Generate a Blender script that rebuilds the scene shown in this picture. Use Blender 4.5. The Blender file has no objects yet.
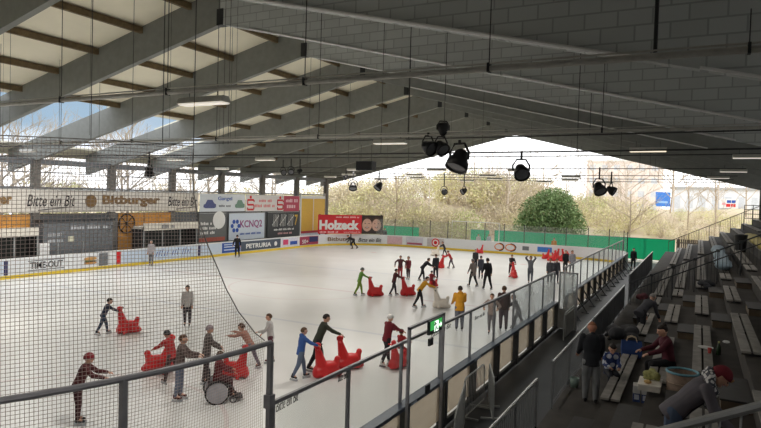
import bpy, bmesh, math, random
from mathutils import Vector, Matrix
rnd = random.Random(11)
scene = bpy.context.scene
COL = scene.collection
rad = math.radians

# ------------------------------------------------------------------ camera
F = 606.0
RX = Vector((0.88413454, -0.04005504, -0.46551231))   # world x axis in camera terms (right, up, forward)
RY = Vector((0.46633318, 0.01386593, 0.88450048))
RZ = Vector((0.02897394, 0.99910126, -0.03093834))
EYE = Vector((0, 0, 5.6))
cam = bpy.data.cameras.new('camera')
cam.sensor_width = 36
cam.lens = 36 * F / 761
cam.clip_end = 600
co = bpy.data.objects.new('camera', cam)
COL.objects.link(co)
co.matrix_world = Matrix(((RX[0], RX[1], -RX[2], EYE[0]), (RY[0], RY[1], -RY[2], EYE[1]),
                          (RZ[0], RZ[1], -RZ[2], EYE[2]), (0, 0, 0, 1)))
scene.camera = co
scene.view_settings.view_transform = 'Standard'
scene.view_settings.look = 'None'
scene.view_settings.gamma = 1
scene.view_settings.use_curve_mapping = False
scene.view_settings.exposure = 0.0


def ray(px, py):
    c = Vector(((px - 380.5) / F, -(py - 214) / F, 1))
    return Vector((RX.dot(c), RY.dot(c), RZ.dot(c)))


def on_z(px, py, z=0.0):
    d = ray(px, py)
    return EYE + d * ((z - EYE.z) / d.z)


def on_x(px, py, x):
    d = ray(px, py)
    return EYE + d * (x / d.x)


def on_y(px, py, y):
    d = ray(px, py)
    return EYE + d * (y / d.y)


# ------------------------------------------------------------------ materials
_mats = {}


def mat(name, col, rough=0.6, metal=0.0, vary=0.12, scale=6.0, bump=0.0, spec=0.4):
    if name in _mats:
        return _mats[name]
    m = bpy.data.materials.new(name)
    m.use_nodes = True
    nt = m.node_tree
    b = nt.nodes['Principled BSDF']
    tc = nt.nodes.new('ShaderNodeTexCoord')
    nz = nt.nodes.new('ShaderNodeTexNoise')
    nz.inputs['Scale'].default_value = scale
    nz.inputs['Detail'].default_value = 4
    nt.links.new(tc.outputs['Object'], nz.inputs['Vector'])
    rp = nt.nodes.new('ShaderNodeValToRGB')
    rp.color_ramp.elements[0].position = 0.3
    rp.color_ramp.elements[1].position = 0.7
    rp.color_ramp.elements[0].color = tuple(c * (1 - vary) for c in col) + (1,)
    rp.color_ramp.elements[1].color = tuple(min(1, c * (1 + vary)) for c in col) + (1,)
    nt.links.new(nz.outputs['Fac'], rp.inputs['Fac'])
    nt.links.new(rp.outputs['Color'], b.inputs['Base Color'])
    b.inputs['Roughness'].default_value = rough
    b.inputs['Metallic'].default_value = metal
    b.inputs['Specular IOR Level'].default_value = spec
    if bump:
        bp = nt.nodes.new('ShaderNodeBump')
        bp.inputs['Strength'].default_value = bump
        nt.links.new(nz.outputs['Fac'], bp.inputs['Height'])
        nt.links.new(bp.outputs['Normal'], b.inputs['Normal'])
    _mats[name] = m
    return m


def srgb(r, g, b):
    f = lambda c: (c / 255 / 12.92) if c <= 10 else ((c / 255 + 0.055) / 1.055) ** 2.4
    return (f(r), f(g), f(b))


def cmat(r, g, b, **k):
    kk = dict(k)
    return mat('paint_%d_%d_%d' % (r, g, b) + ''.join(str(v) for v in kk.values()), srgb(r, g, b), **kk)


def glow(name, col, strength):
    m = bpy.data.materials.new(name)
    m.use_nodes = True
    b = m.node_tree.nodes['Principled BSDF']
    b.inputs['Base Color'].default_value = col + (1,)
    b.inputs['Emission Color'].default_value = col + (1,)
    b.inputs['Emission Strength'].default_value = strength
    return m


def glass(name, tint=(1, 1, 1), gloss=0.06, milk=0.06):
    m = bpy.data.materials.new(name)
    m.use_nodes = True
    nt = m.node_tree
    nt.nodes.clear()
    out = nt.nodes.new('ShaderNodeOutputMaterial')
    tr = nt.nodes.new('ShaderNodeBsdfTransparent')
    tr.inputs['Color'].default_value = tint + (1,)
    gl = nt.nodes.new('ShaderNodeBsdfGlossy')
    gl.inputs['Roughness'].default_value = 0.08
    df = nt.nodes.new('ShaderNodeBsdfDiffuse')
    df.inputs['Color'].default_value = (0.75, 0.75, 0.75, 1)
    nz = nt.nodes.new('ShaderNodeTexNoise')
    nz.inputs['Scale'].default_value = 1.5
    mr = nt.nodes.new('ShaderNodeMapRange')
    mr.inputs['To Min'].default_value = milk * 0.4
    mr.inputs['To Max'].default_value = milk * 1.6
    nt.links.new(nz.outputs['Fac'], mr.inputs['Value'])
    m1 = nt.nodes.new('ShaderNodeMixShader')
    m1.inputs['Fac'].default_value = gloss
    m2 = nt.nodes.new('ShaderNodeMixShader')
    nt.links.new(tr.outputs[0], m1.inputs[1])
    nt.links.new(gl.outputs[0], m1.inputs[2])
    nt.links.new(mr.outputs[0], m2.inputs['Fac'])
    nt.links.new(m1.outputs[0], m2.inputs[1])
    nt.links.new(df.outputs[0], m2.inputs[2])
    nt.links.new(m2.outputs[0], out.inputs['Surface'])
    return m


# ------------------------------------------------------------------ mesh collector
class MB:
    def __init__(s):
        s.bm = bmesh.new()

    def box(s, lo, hi):
        lo, hi = [min(a, b) for a, b in zip(lo, hi)], [max(a, b) for a, b in zip(lo, hi)]
        v = [s.bm.verts.new((x, y, z)) for x in (lo[0], hi[0]) for y in (lo[1], hi[1]) for z in (lo[2], hi[2])]
        for f in ((0, 1, 3, 2), (4, 6, 7, 5), (0, 4, 5, 1), (2, 3, 7, 6), (0, 2, 6, 4), (1, 5, 7, 3)):
            s.bm.faces.new([v[i] for i in f])
        return s

    def tbox(s, c, size, M):
        """box centred at c, with a 3x3 rotation M"""
        h = [x / 2 for x in size]
        v = [s.bm.verts.new(Vector(c) + M @ Vector((x * h[0], y * h[1], z * h[2]))) for x in (-1, 1) for y in (-1, 1) for z in (-1, 1)]
        for f in ((0, 1, 3, 2), (4, 6, 7, 5), (0, 4, 5, 1), (2, 3, 7, 6), (0, 2, 6, 4), (1, 5, 7, 3)):
            s.bm.faces.new([v[i] for i in f])
        return s

    def beam(s, p, q, w, h):
        p, q = Vector(p), Vector(q)
        d = (q - p).normalized()
        up = Vector((0, 0, 1)) if abs(d.z) < 0.95 else Vector((1, 0, 0))
        a = d.cross(up).normalized()
        b = a.cross(d).normalized()
        r = []
        for c in (p, q):
            r.append([s.bm.verts.new(c + a * (i * w / 2) + b * (j * h / 2)) for i, j in ((-1, -1), (1, -1), (1, 1), (-1, 1))])
        for k in range(4):
            s.bm.faces.new((r[0][k], r[0][(k + 1) % 4], r[1][(k + 1) % 4], r[1][k]))
        s.bm.faces.new(r[0][::-1])
        s.bm.faces.new(r[1])
        return s

    def path(s, pts, r, seg=6, close=False):
        pts = [Vector(p) for p in pts]
        rings = []
        n = len(pts)
        for i, p in enumerate(pts):
            if close:
                d = pts[(i + 1) % n] - pts[i - 1]
            else:
                d = pts[min(i + 1, n - 1)] - pts[max(i - 1, 0)]
            d.normalize()
            up = Vector((0, 0, 1)) if abs(d.z) < 0.9 else Vector((1, 0, 0))
            a = d.cross(up).normalized()
            b = a.cross(d)
            rr = r[i] if isinstance(r, (list, tuple)) else r
            rings.append([s.bm.verts.new(p + a * (rr * math.cos(2 * math.pi * k / seg)) + b * (rr * math.sin(2 * math.pi * k / seg))) for k in range(seg)])
        m = n if close else n - 1
        for i in range(m):
            A, B = rings[i], rings[(i + 1) % n]
            for k in range(seg):
                s.bm.faces.new((A[k], A[(k + 1) % seg], B[(k + 1) % seg], B[k]))
        if not close:
            s.bm.faces.new(rings[0][::-1])
            s.bm.faces.new(rings[-1])
        return s

    def tube(s, p, q, r0, r1=None, seg=8):
        return s.path([p, q], [r0, r0 if r1 is None else r1], seg)

    def ball(s, c, r, u=14, v=9, M=None):
        if not isinstance(r, (list, tuple)):
            r = (r, r, r)
        ret = bmesh.ops.create_uvsphere(s.bm, u_segments=u, v_segments=v, radius=1)
        for w in ret['verts']:
            p = Vector((w.co.x * r[0], w.co.y * r[1], w.co.z * r[2]))
            if M is not None:
                p = M @ p
            w.co = Vector(c) + p
        s.last = list(ret['verts'])
        return s

    def cap(s, p, q, r0, r1, seg=10):
        """tapered capsule"""
        p, q = Vector(p), Vector(q)
        d = q - p
        L = d.length
        if L < 1e-6:
            s.ball(p, max(r0, r1), seg, 6)
            return s
        d.normalize()
        pts, rs = [], []
        for k in range(4):
            a = math.pi / 2 * (1 - k / 3.0)
            pts.append(p - d * (r0 * math.sin(a)))
            rs.append(max(r0 * math.cos(a), r0 * 0.12))
        for k in range(4):
            a = math.pi / 2 * (k / 3.0)
            pts.append(q + d * (r1 * math.sin(a)))
            rs.append(max(r1 * math.cos(a), r1 * 0.12))
        return s.path(pts, rs, seg)

    def loft(s, rings, seg=14):
        """rings: (centre, axis_x*rx, axis_y*ry)"""
        R = []
        for c, ax, ay in rings:
            R.append([s.bm.verts.new(Vector(c) + Vector(ax) * math.cos(2 * math.pi * k / seg) + Vector(ay) * math.sin(2 * math.pi * k / seg)) for k in range(seg)])
        for A, B in zip(R, R[1:]):
            for k in range(seg):
                s.bm.faces.new((A[k], A[(k + 1) % seg], B[(k + 1) % seg], B[k]))
        s.bm.faces.new(R[0][::-1])
        s.bm.faces.new(R[-1])
        return s

    def lathe(s, prof, c=(0, 0, 0), seg=20, close=True):
        c = Vector(c)
        R = []
        for r, z in prof:
            R.append([s.bm.verts.new(c + Vector((r * math.cos(2 * math.pi * k / seg), r * math.sin(2 * math.pi * k / seg), z))) for k in range(seg)])
        for A, B in zip(R, R[1:]):
            for k in range(seg):
                s.bm.faces.new((A[k], A[(k + 1) % seg], B[(k + 1) % seg], B[k]))
        if close:
            s.bm.faces.new(R[0][::-1])
            s.bm.faces.new(R[-1])
        return s

    def poly(s, pts, thick=None):
        v = [s.bm.verts.new(p) for p in pts]
        f = s.bm.faces.new(v)
        if thick is not None:
            r = bmesh.ops.extrude_face_region(s.bm, geom=[f])
            for e in r['geom']:
                if isinstance(e, bmesh.types.BMVert):
                    e.co += Vector(thick)
        return s

    def build(s, name, m, parent=None, smooth=False, bevel=0):
        bmesh.ops.recalc_face_normals(s.bm, faces=s.bm.faces[:])
        if bevel:
            bmesh.ops.bevel(s.bm, geom=s.bm.edges[:], offset=bevel, segments=2, affect='EDGES', profile=0.5)
        me = bpy.data.meshes.new(name)
        s.bm.to_mesh(me)
        s.bm.free()
        if smooth:
            for p in me.polygons:
                p.use_smooth = True
        me.materials.append(m)
        o = bpy.data.objects.new(name, me)
        COL.objects.link(o)
        if parent is not None:
            o.parent = parent
        return o

    def fuse(s, name, m, parent=None, voxel=0.02, it=3, bevel=0):
        """one continuous skin grown around all the collected shapes"""
        bmesh.ops.recalc_face_normals(s.bm, faces=s.bm.faces[:])
        me = bpy.data.meshes.new(name)
        s.bm.to_mesh(me)
        s.bm.free()
        t = bpy.data.objects.new(name, me)
        COL.objects.link(t)
        r = t.modifiers.new('r', 'REMESH')
        r.mode = 'VOXEL'
        r.voxel_size = voxel
        sm = t.modifiers.new('s', 'SMOOTH')
        sm.iterations = it
        sm.factor = 0.5
        dg = bpy.context.evaluated_depsgraph_get()
        new = bpy.data.meshes.new_from_object(t.evaluated_get(dg))
        bpy.data.objects.remove(t)
        bpy.data.meshes.remove(me)
        new.name = name
        for p in new.polygons:
            p.use_smooth = True
        new.materials.clear()
        new.materials.append(m)
        o = bpy.data.objects.new(name, new)
        COL.objects.link(o)
        if parent is not None:
            o.parent = parent
        return o


def tag(o, label, cat, group=None):
    o['label'] = label
    o['category'] = cat
    if group:
        o['group'] = group
    return o


def thing(name, label, cat, loc=(0, 0, 0), rz=0.0, group=None):
    o = bpy.data.objects.new(name, None)
    o.empty_display_size = 0.1
    COL.objects.link(o)
    o.location = loc
    o.rotation_euler = (0, 0, rz)
    return tag(o, label, cat, group)


def struct(o):
    o['kind'] = 'structure'
    return o


def stuff(o, label, cat):
    o['kind'] = 'stuff'
    return tag(o, label, cat)


def dup(root, loc, rz, label, group=None):
    r = root.copy()
    COL.objects.link(r)
    r.location = loc
    r.rotation_euler = (0, 0, rz)
    r['label'] = label
    if group:
        r['group'] = group
    for ch in list(root.children):
        c = ch.copy()
        COL.objects.link(c)
        c.parent = r
        for g in list(ch.children):
            d = g.copy()
            COL.objects.link(d)
            d.parent = c
    return r


def text(s, size, m, org, xd, up=(0, 0, 1), parent=None, name='lettering', width=None, bold=0.0, align='LEFT', depth=0.006, shear=0.0, height=None):
    """raised lettering as a mesh; org = left end of the base line"""
    cu = bpy.data.curves.new('t', 'FONT')
    cu.body = s
    cu.size = size
    cu.offset = bold
    cu.extrude = depth
    cu.shear = shear
    cu.resolution_u = 3
    t = bpy.data.objects.new('t', cu)
    COL.objects.link(t)
    dg = bpy.context.evaluated_depsgraph_get()
    me = bpy.data.meshes.new_from_object(t.evaluated_get(dg))
    bpy.data.objects.remove(t)
    bpy.data.curves.remove(cu)
    xs = [v.co.x for v in me.vertices]
    ys = [v.co.y for v in me.vertices]
    x0, x1 = min(xs), max(xs)
    y0, y1 = min(ys), max(ys)
    k = (width / (x1 - x0)) if width else 1.0
    ky = (height / (y1 - y0)) if height else 1.0
    xd = Vector(xd).normalized()
    up = Vector(up)
    up = (up - xd * up.dot(xd)).normalized()
    n = xd.cross(up)
    off = {'LEFT': 0, 'CENTER': -(x1 - x0) * k / 2}[align]
    for v in me.vertices:
        c = v.co.copy()
        v.co = Vector(org) + xd * ((c.x - x0) * k + off) + up * ((c.y - y0) * ky if height else c.y) + n * (c.z + depth)
    me.name = name
    me.materials.clear()
    me.materials.append(m)
    o = bpy.data.objects.new(name, me)
    COL.objects.link(o)
    if parent is not None:
        o.parent = parent
    return o


ORD = ['first', 'second', 'third', 'fourth', 'fifth', 'sixth', 'seventh', 'eighth', 'ninth', 'tenth', 'eleventh', 'twelfth']
LAMP_W = 225.0
SKY_S = 1.0
# ------------------------------------------------------------------ palette
M_STEEL = cmat(120, 122, 124, rough=0.5, metal=0.1)
M_DARKSTEEL = cmat(58, 60, 62, rough=0.5, metal=0.3)
M_GALV = cmat(168, 170, 170, rough=0.4, metal=0.2)
M_BLACK = cmat(24, 24, 26, rough=0.5)
M_WHITE = cmat(232, 232, 230, rough=0.5, vary=0.04)
M_WIRE = cmat(60, 60, 62, rough=0.6)

# ------------------------------------------------------------------ ice
RX0, RX1, RY0, RY1, RR = -36.0, -5.5, -1.4, 60.5, 8.5


def rink_outline(off=0.0, n=10):
    x0, x1, y0, y1 = RX0 - off, RX1 + off, RY0 - off, RY1 + off
    r = RR + off
    pts = []
    for cx_, cy_, a0, r in ((x1 - r, y0 + r, -90, r), (x1 - 4, y1 - 4, 0, 4), (x0 + r, y1 - r, 90, r), (x0 + r, y0 + r, 180, r)):
        for k in range(n + 1):
            a = rad(a0 + 90 * k / n)
            pts.append((cx_ + r * math.cos(a), cy_ + r * math.sin(a)))
    return pts


def ice_material():
    m = bpy.data.materials.new('ice')
    m.use_nodes = True
    nt = m.node_tree
    b = nt.nodes['Principled BSDF']
    tc = nt.nodes.new('ShaderNodeTexCoord')
    sep = nt.nodes.new('ShaderNodeSeparateXYZ')
    nt.links.new(tc.outputs['Object'], sep.inputs[0])
    nz = nt.nodes.new('ShaderNodeTexNoise')
    nz.inputs['Scale'].default_value = 0.35
    nz.inputs['Detail'].default_value = 6
    nt.links.new(tc.outputs['Object'], nz.inputs['Vector'])
    rp = nt.nodes.new('ShaderNodeValToRGB')
    rp.color_ramp.elements[0].position = 0.3
    rp.color_ramp.elements[0].color = (0.70, 0.695, 0.675, 1)
    rp.color_ramp.elements[1].position = 0.7
    rp.color_ramp.elements[1].color = (0.78, 0.775, 0.755, 1)
    nt.links.new(nz.outputs['Fac'], rp.inputs['Fac'])
    prev = rp.outputs['Color']

    def line(sock, at, half, col, fac):
        nonlocal prev
        su = nt.nodes.new('ShaderNodeMath')
        su.operation = 'SUBTRACT'
        nt.links.new(sock, su.inputs[0])
        su.inputs[1].default_value = at
        ab = nt.nodes.new('ShaderNodeMath')
        ab.operation = 'ABSOLUTE'
        nt.links.new(su.outputs[0], ab.inputs[0])
        lt = nt.nodes.new('ShaderNodeMath')
        lt.operation = 'LESS_THAN'
        nt.links.new(ab.outputs[0], lt.inputs[0])
        lt.inputs[1].default_value = half
        ml = nt.nodes.new('ShaderNodeMath')
        ml.operation = 'MULTIPLY'
        nt.links.new(lt.outputs[0], ml.inputs[0])
        ml.inputs[1].default_value = fac
        mx = nt.nodes.new('ShaderNodeMixRGB')
        nt.links.new(ml.outputs[0], mx.inputs['Fac'])
        nt.links.new(prev, mx.inputs['Color1'])
        mx.inputs['Color2'].default_value = col + (1,)
        prev = mx.outputs['Color']
    line(sep.outputs['Y'], 30.0, 0.15, (0.45, 0.18, 0.2), 0.28)
    line(sep.outputs['Y'], 21.5, 0.12, (0.25, 0.3, 0.45), 0.25)
    line(sep.outputs['Y'], 38.5, 0.15, (0.25, 0.3, 0.45), 0.22)
    line(sep.outputs['Y'], 3.5, 0.05, (0.6, 0.2, 0.2), 0.4)
    # face-off spots and circles
    for (sx, sy, rr, th) in ((-13.3, 8.2, 0.3, 0), (-13.3, 8.2, 4.5, 0.06), (-28, 8.2, 4.5, 0.06), (-20.7, 30, 4.5, 0.06), (-13.3, 52, 0.3, 0), (-28, 52, 0.3, 0)):
        vd = nt.nodes.new('ShaderNodeVectorMath')
        vd.operation = 'DISTANCE'
        nt.links.new(tc.outputs['Object'], vd.inputs[0])
        vd.inputs[1].default_value = (sx, sy, 0)
        if th:
            line(vd.outputs['Value'], rr, th, (0.55, 0.25, 0.25), 0.22)
        else:
            line(vd.outputs['Value'], 0.0, rr, (0.65, 0.22, 0.22), 0.45)
    nt.links.new(prev, b.inputs['Base Color'])
    b.inputs['Roughness'].default_value = 0.32
    b.inputs['Specular IOR Level'].default_value = 0.25
    return m


mb = MB()
mb.poly([(x, y, 0.0) for x, y in rink_outline(0.0)], (0, 0, -0.12))
ice = struct(mb.build('floor_ice', ice_material()))
ice['keep_origin'] = 1
mb = MB()
mb.box((-48, -6, -0.3), (8, 63.5, -0.13))
struct(mb.build('floor', cmat(62, 64, 68, rough=0.55, scale=1.5)))
M_CONC = cmat(84, 84, 84, rough=0.8, vary=0.2, scale=2.0)
M_WALKWAY = cmat(48, 51, 55, rough=0.5, vary=0.2, scale=1.2)
mb = MB()
mb.box((-5.2, -4, -0.12), (-2.62, 61.5, 0.03))
struct(mb.build('floor_walkway', M_WALKWAY))
mb = MB()
mb.box((-48, 61.5, -0.13), (10, 63.9, 0.02))
mb.box((-5.2, 61.4, -0.13), (10, 63.9, 0.025))
struct(mb.build('floor_yard', cmat(196, 188, 176, rough=0.8, scale=1.0)))

# ------------------------------------------------------------------ roof
RIDGE_X, RIDGE_Z, SL = -17.0, 12.15, 0.241
BEAM_H = 1.42
FR = [12.7 + 5.7 * k for k in range(9)] + [61.3]
FR_ALL = [1.3, 7.0] + FR


def zb(x):
    return RIDGE_Z - SL * abs(x - RIDGE_X)


def block_material(name, col, joint, sx, sy):
    m = bpy.data.materials.new(name)
    m.use_nodes = True
    nt = m.node_tree
    b = nt.nodes['Principled BSDF']
    tc = nt.nodes.new('ShaderNodeTexCoord')
    mp = nt.nodes.new('ShaderNodeMapping')
    mp.inputs['Rotation'].default_value = (rad(90), 0, 0)
    nt.links.new(tc.outputs['Object'], mp.inputs['Vector'])
    br = nt.nodes.new('ShaderNodeTexBrick')
    br.inputs['Color1'].default_value = col + (1,)
    br.inputs['Color2'].default_value = tuple(c * 1.12 for c in col) + (1,)
    br.inputs['Mortar'].default_value = joint + (1,)
    br.inputs['Scale'].default_value = 1.0
    br.inputs['Mortar Size'].default_value = 0.018
    br.inputs['Brick Width'].default_value = sx
    br.inputs['Row Height'].default_value = sy
    nt.links.new(mp.outputs[0], br.inputs['Vector'])
    nt.links.new(br.outputs['Color'], b.inputs['Base Color'])
    b.inputs['Roughness'].default_value = 0.85
    return m


M_BEAM = cmat(138, 140, 136, rough=0.85, vary=0.08, scale=3)
M_BLOCKREFL = block_material('reflected blocks', srgb(190, 194, 192), srgb(164, 168, 167), 0.62, 0.31)  # reflection of a block wall, painted into the colour of the beams
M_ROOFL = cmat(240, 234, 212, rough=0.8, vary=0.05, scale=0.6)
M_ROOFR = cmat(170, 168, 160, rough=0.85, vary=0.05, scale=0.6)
M_TIMBER = cmat(116, 100, 74, rough=0.8, vary=0.2, scale=5)
M_CLEAR = glass('added roof glass', (0.97, 0.98, 1.0), 0.03, 0.0)


def half_beam(mb, xa, xb, y, w):
    """one sloping half of a beam"""
    pts = [(xa, y - w, zb(xa)), (xb, y - w, zb(xb)), (xb, y - w, zb(xb) + BEAM_H), (xa, y - w, zb(xa) + BEAM_H)]
    mb.poly(pts, (0, 2 * w, 0))


for i, y in enumerate(FR_ALL):
    vis = y > 12
    n = i - 2
    lab = 'deep grey roof beam over the rink, %s counted from the viewer' % ORD[n] if vis else 'deep grey roof beam above the viewer, out over the near end'
    if n == 9:
        lab = 'last grey roof beam at the open far end of the hall'
    t = thing('roof_beam', lab, 'roof beam', (RIDGE_X, y, zb(RIDGE_X)), 0, 'roof beams')
    mb = MB()
    half_beam(mb, -40.5, RIDGE_X, y, 0.13)
    o = mb.build('sloping_beam', M_BEAM, t)
    o.matrix_parent_inverse = Matrix.Translation(-t.location)
    mb = MB()
    half_beam(mb, RIDGE_X, 6.8, y, 0.13)
    o = mb.build('sloping_beam', M_BLOCKREFL if i in (2, 3, 4) else M_BEAM, t)
    o.matrix_parent_inverse = Matrix.Translation(-t.location)
    mb = MB()
    mb.box((RIDGE_X - 0.16, y - 0.16, zb(RIDGE_X) - 0.04), (RIDGE_X + 0.16, y + 0.16, zb(RIDGE_X) + 0.6))
    o = mb.build('ridge_plate', M_DARKSTEEL, t)
    o.matrix_parent_inverse = Matrix.Translation(-t.location)

# roof sheets: left slope with added glazed strips (imitated window reflections) low down in three bays, right slope solid
REFL_BAYS = {2: (-38.6, -31.0), 3: (-39.2, -30.6), 4: (-39.2, -31.0), 5: (-39.2, -33.5)}
mb = MB()
sk = []
ys = [-5.0] + FR_ALL[:-1] + [62.0]


def slab(mb, xa, xb, ya, yb, th=0.14):
    za, zc = zb(xa) + BEAM_H, zb(xb) + BEAM_H
    mb.poly([(xa, ya, za), (xb, ya, zc), (xb, yb, zc), (xa, yb, za)], (0, 0, th))


for i in range(len(ys) - 1):
    ya, yb = ys[i], ys[i + 1]
    key = i - 2 if i >= 1 else -9          # bay after visible beam number
    if (key + 1) in REFL_BAYS and i >= 3:
        xa, xb = REFL_BAYS[key + 1]
        slab(mb, -41.5, xa, ya, yb)
        slab(mb, xb, RIDGE_X, ya, yb)
        sk.append((xa, xb, ya, yb))
    else:
        slab(mb, -41.5, RIDGE_X, ya, yb)
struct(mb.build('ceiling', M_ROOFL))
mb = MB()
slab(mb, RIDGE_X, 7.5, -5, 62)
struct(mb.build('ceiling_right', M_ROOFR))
for i, (xa, xb, ya, yb) in enumerate(sk):
    mb = MB()
    slab(mb, xa, xb, ya, yb, 0.03)
    struct(mb.build('reflection_window_%d' % (20 + i), M_CLEAR))

# purlins, left slope bay by bay
for i in range(2, len(FR_ALL) - 1):
    ya, yb = FR_ALL[i], FR_ALL[i + 1]
    for k, x in enumerate((-18.6, -21.4, -24.2, -27.0, -29.8, -32.9, -36.0, -39.2)):
        skip = any(abs(ya - s[2]) < 1 and s[0] - 0.1 < x < s[1] + 0.1 for s in sk)
        if skip:
            continue
        z = zb(x) + BEAM_H
        mb = MB()
        mb.box((x - 0.08, ya + 0.14, z - 0.3), (x + 0.08, yb - 0.14, z - 0.035))
        o = mb.build('timber_purlin', M_TIMBER)
        tag(o, 'brown timber purlin under the cream roof between the %s and %s roof beams' % (ORD[i - 2], ORD[i - 1] if i < 10 else 'last'), 'purlin', 'purlins')
        mb = MB()
        mb.box((x - 0.12, ya + 0.14, z - 0.34), (x + 0.12, ya + 0.3, z - 0.035))
        mb.build('beam_shoe', M_TIMBER, o)

# added white strips imitating the lit lower edges of the nearer beams' right halves
LIT_EDGES = ((12.7, -12.5, -1.2, 0.045), (12.7, -0.1, 2.2, 0.035), (18.4, -15.5, -7.2, 0.026), (18.4, -5.5, 1.5, 0.036), (24.1, -16, 1.0, 0.03), (29.8, -14, 0.2, 0.03))
for k, (y, xa, xb, r) in enumerate(LIT_EDGES):
    mb = MB()
    mb.tube((xa, y - 0.131 - r, zb(xa) + 0.02), (xb, y - 0.131 - r, zb(xb) + 0.02), r, seg=6)
    o = mb.build('conduit', M_WHITE)  # added strip standing for a lit beam edge, no real conduit
    w = ORD[FR.index(y)]
    tag(o, 'thin white strip added for the lit lower edge of the %s roof beam%s' % (w, ', short right-hand length' if xb > 1.9 else (', left length' if xb < -7 else '')), 'conduit')

# ------------------------------------------------------------------ walls
M_WALLG = cmat(104, 106, 108, rough=0.85, vary=0.1, scale=1)
M_BLOCKW = block_material('wall blocks', srgb(120, 120, 120), srgb(92, 92, 92), 0.5, 0.25)
mb = MB()
mb.box((7.0, -5, -0.3), (7.3, 62, 6.6))
struct(mb.build('wall_right', M_BLOCKW))
mb = MB()
mb.poly([(-41, -5.0, -0.3), (7.0, -5.0, -0.3), (7.0, -5.0, 7.7), (-17, -5.0, 13.5), (-41, -5.0, 7.7)], (0, -0.3, 0))
struct(mb.build('wall_back', M_BLOCKW))
WX = -37.7
mb = MB()
mb.box((WX - 0.25, -5, -0.3), (WX, 53.2, 3.75))
struct(mb.build('wall_left', M_WALLG))
mb = MB()
mb.box((WX - 0.2, -5, 5.38), (WX - 0.02, 58.3, 5.5))
struct(mb.build('trim_1', M_STEEL))
mb = MB()
mb.box((WX - 0.2, -5, 6.95), (WX, 58.3, 7.3))
struct(mb.build('trim_2', M_STEEL))
mb = MB()
mb.box((WX - 0.12, -5, 6.42), (WX - 0.06, 58.3, 6.47))
struct(mb.build('trim_3', M_STEEL))
M_COLUMN = cmat(112, 108, 102, rough=0.7, vary=0.1)
for i, y in enumerate([18.4 + 5.7 * k for k in range(8)]):
    o = MB().box((WX - 0.3, y - 0.22, -0.13), (WX + 0.12, y + 0.22, zb(WX) + 0.05)).build('column', M_COLUMN)
    tag(o, 'grey column carrying the %s roof beam at the left side wall' % ORD[i + 1], 'column', 'side wall columns')
    MB().box((WX - 0.36, y - 0.3, -0.13), (WX + 0.16, y + 0.3, 0.25)).build('column_foot', M_DARKSTEEL, o)
o = MB().box((4.3, 57.9, 2), (4.75, 58.5, zb(4.5) + 0.05)).build('column', M_COLUMN)
tag(o, 'grey column at the top of the stands near the far end', 'column')

# glazed band over the banners
for i in range(7):
    y = 18.4 + 5.7 * i
    o = struct(MB().box((WX - 0.1, y + 0.22, 5.5), (WX - 0.085, y + 5.48, 6.95)).build('reflection_window_%d' % (i + 1), glass('band glass %d' % i, (1, 1, 1), 0.02, 0.06)))

# ------------------------------------------------------------------ left-hand boards with their adverts
FX = RX0 - 0.0


def wall_poly(pts, z0, z1, th, outward):
    """prism following a plan polyline"""
    mb = MB()
    n = len(pts)
    inner = [Vector((p[0], p[1], 0)) for p in pts]
    outer = []
    for i, p in enumerate(inner):
        d = (inner[min(i + 1, n - 1)] - inner[max(i - 1, 0)]).normalized()
        nn = Vector((d.y, -d.x, 0)) * outward
        outer.append(p + nn * th)
    L = [[mb.bm.verts.new((q.x, q.y, z)) for q in S] for S, z in ((inner, z0), (inner, z1), (outer, z1), (outer, z0))]
    for a in range(4):
        A, B = L[a], L[(a + 1) % 4]
        for i in range(n - 1):
            mb.bm.faces.new((A[i], A[i + 1], B[i + 1], B[i]))
    mb.bm.faces.new([l[0] for l in L])
    mb.bm.faces.new([l[-1] for l in L][::-1])
    return mb


def corner(cx_, cy_, a0, a1, n=12, r=RR):
    return [(cx_ + r * math.cos(rad(a0 + (a1 - a0) * k / n)), cy_ + r * math.sin(rad(a0 + (a1 - a0) * k / n))) for k in range(n + 1)]


M_BOARD = cmat(226, 228, 230, rough=0.45, vary=0.03)
M_YELLOW = cmat(226, 196, 60, rough=0.5, vary=0.06)
M_RGLASS = glass('rink glass', (0.97, 0.985, 0.98), 0.03, 0.07)
M_FGLASS = glass('far glass', (0.96, 0.98, 0.975), 0.02, 0.07)
M_MILKGLASS = glass('milky glass', (0.93, 0.96, 0.96), 0.04, 0.3)

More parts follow.
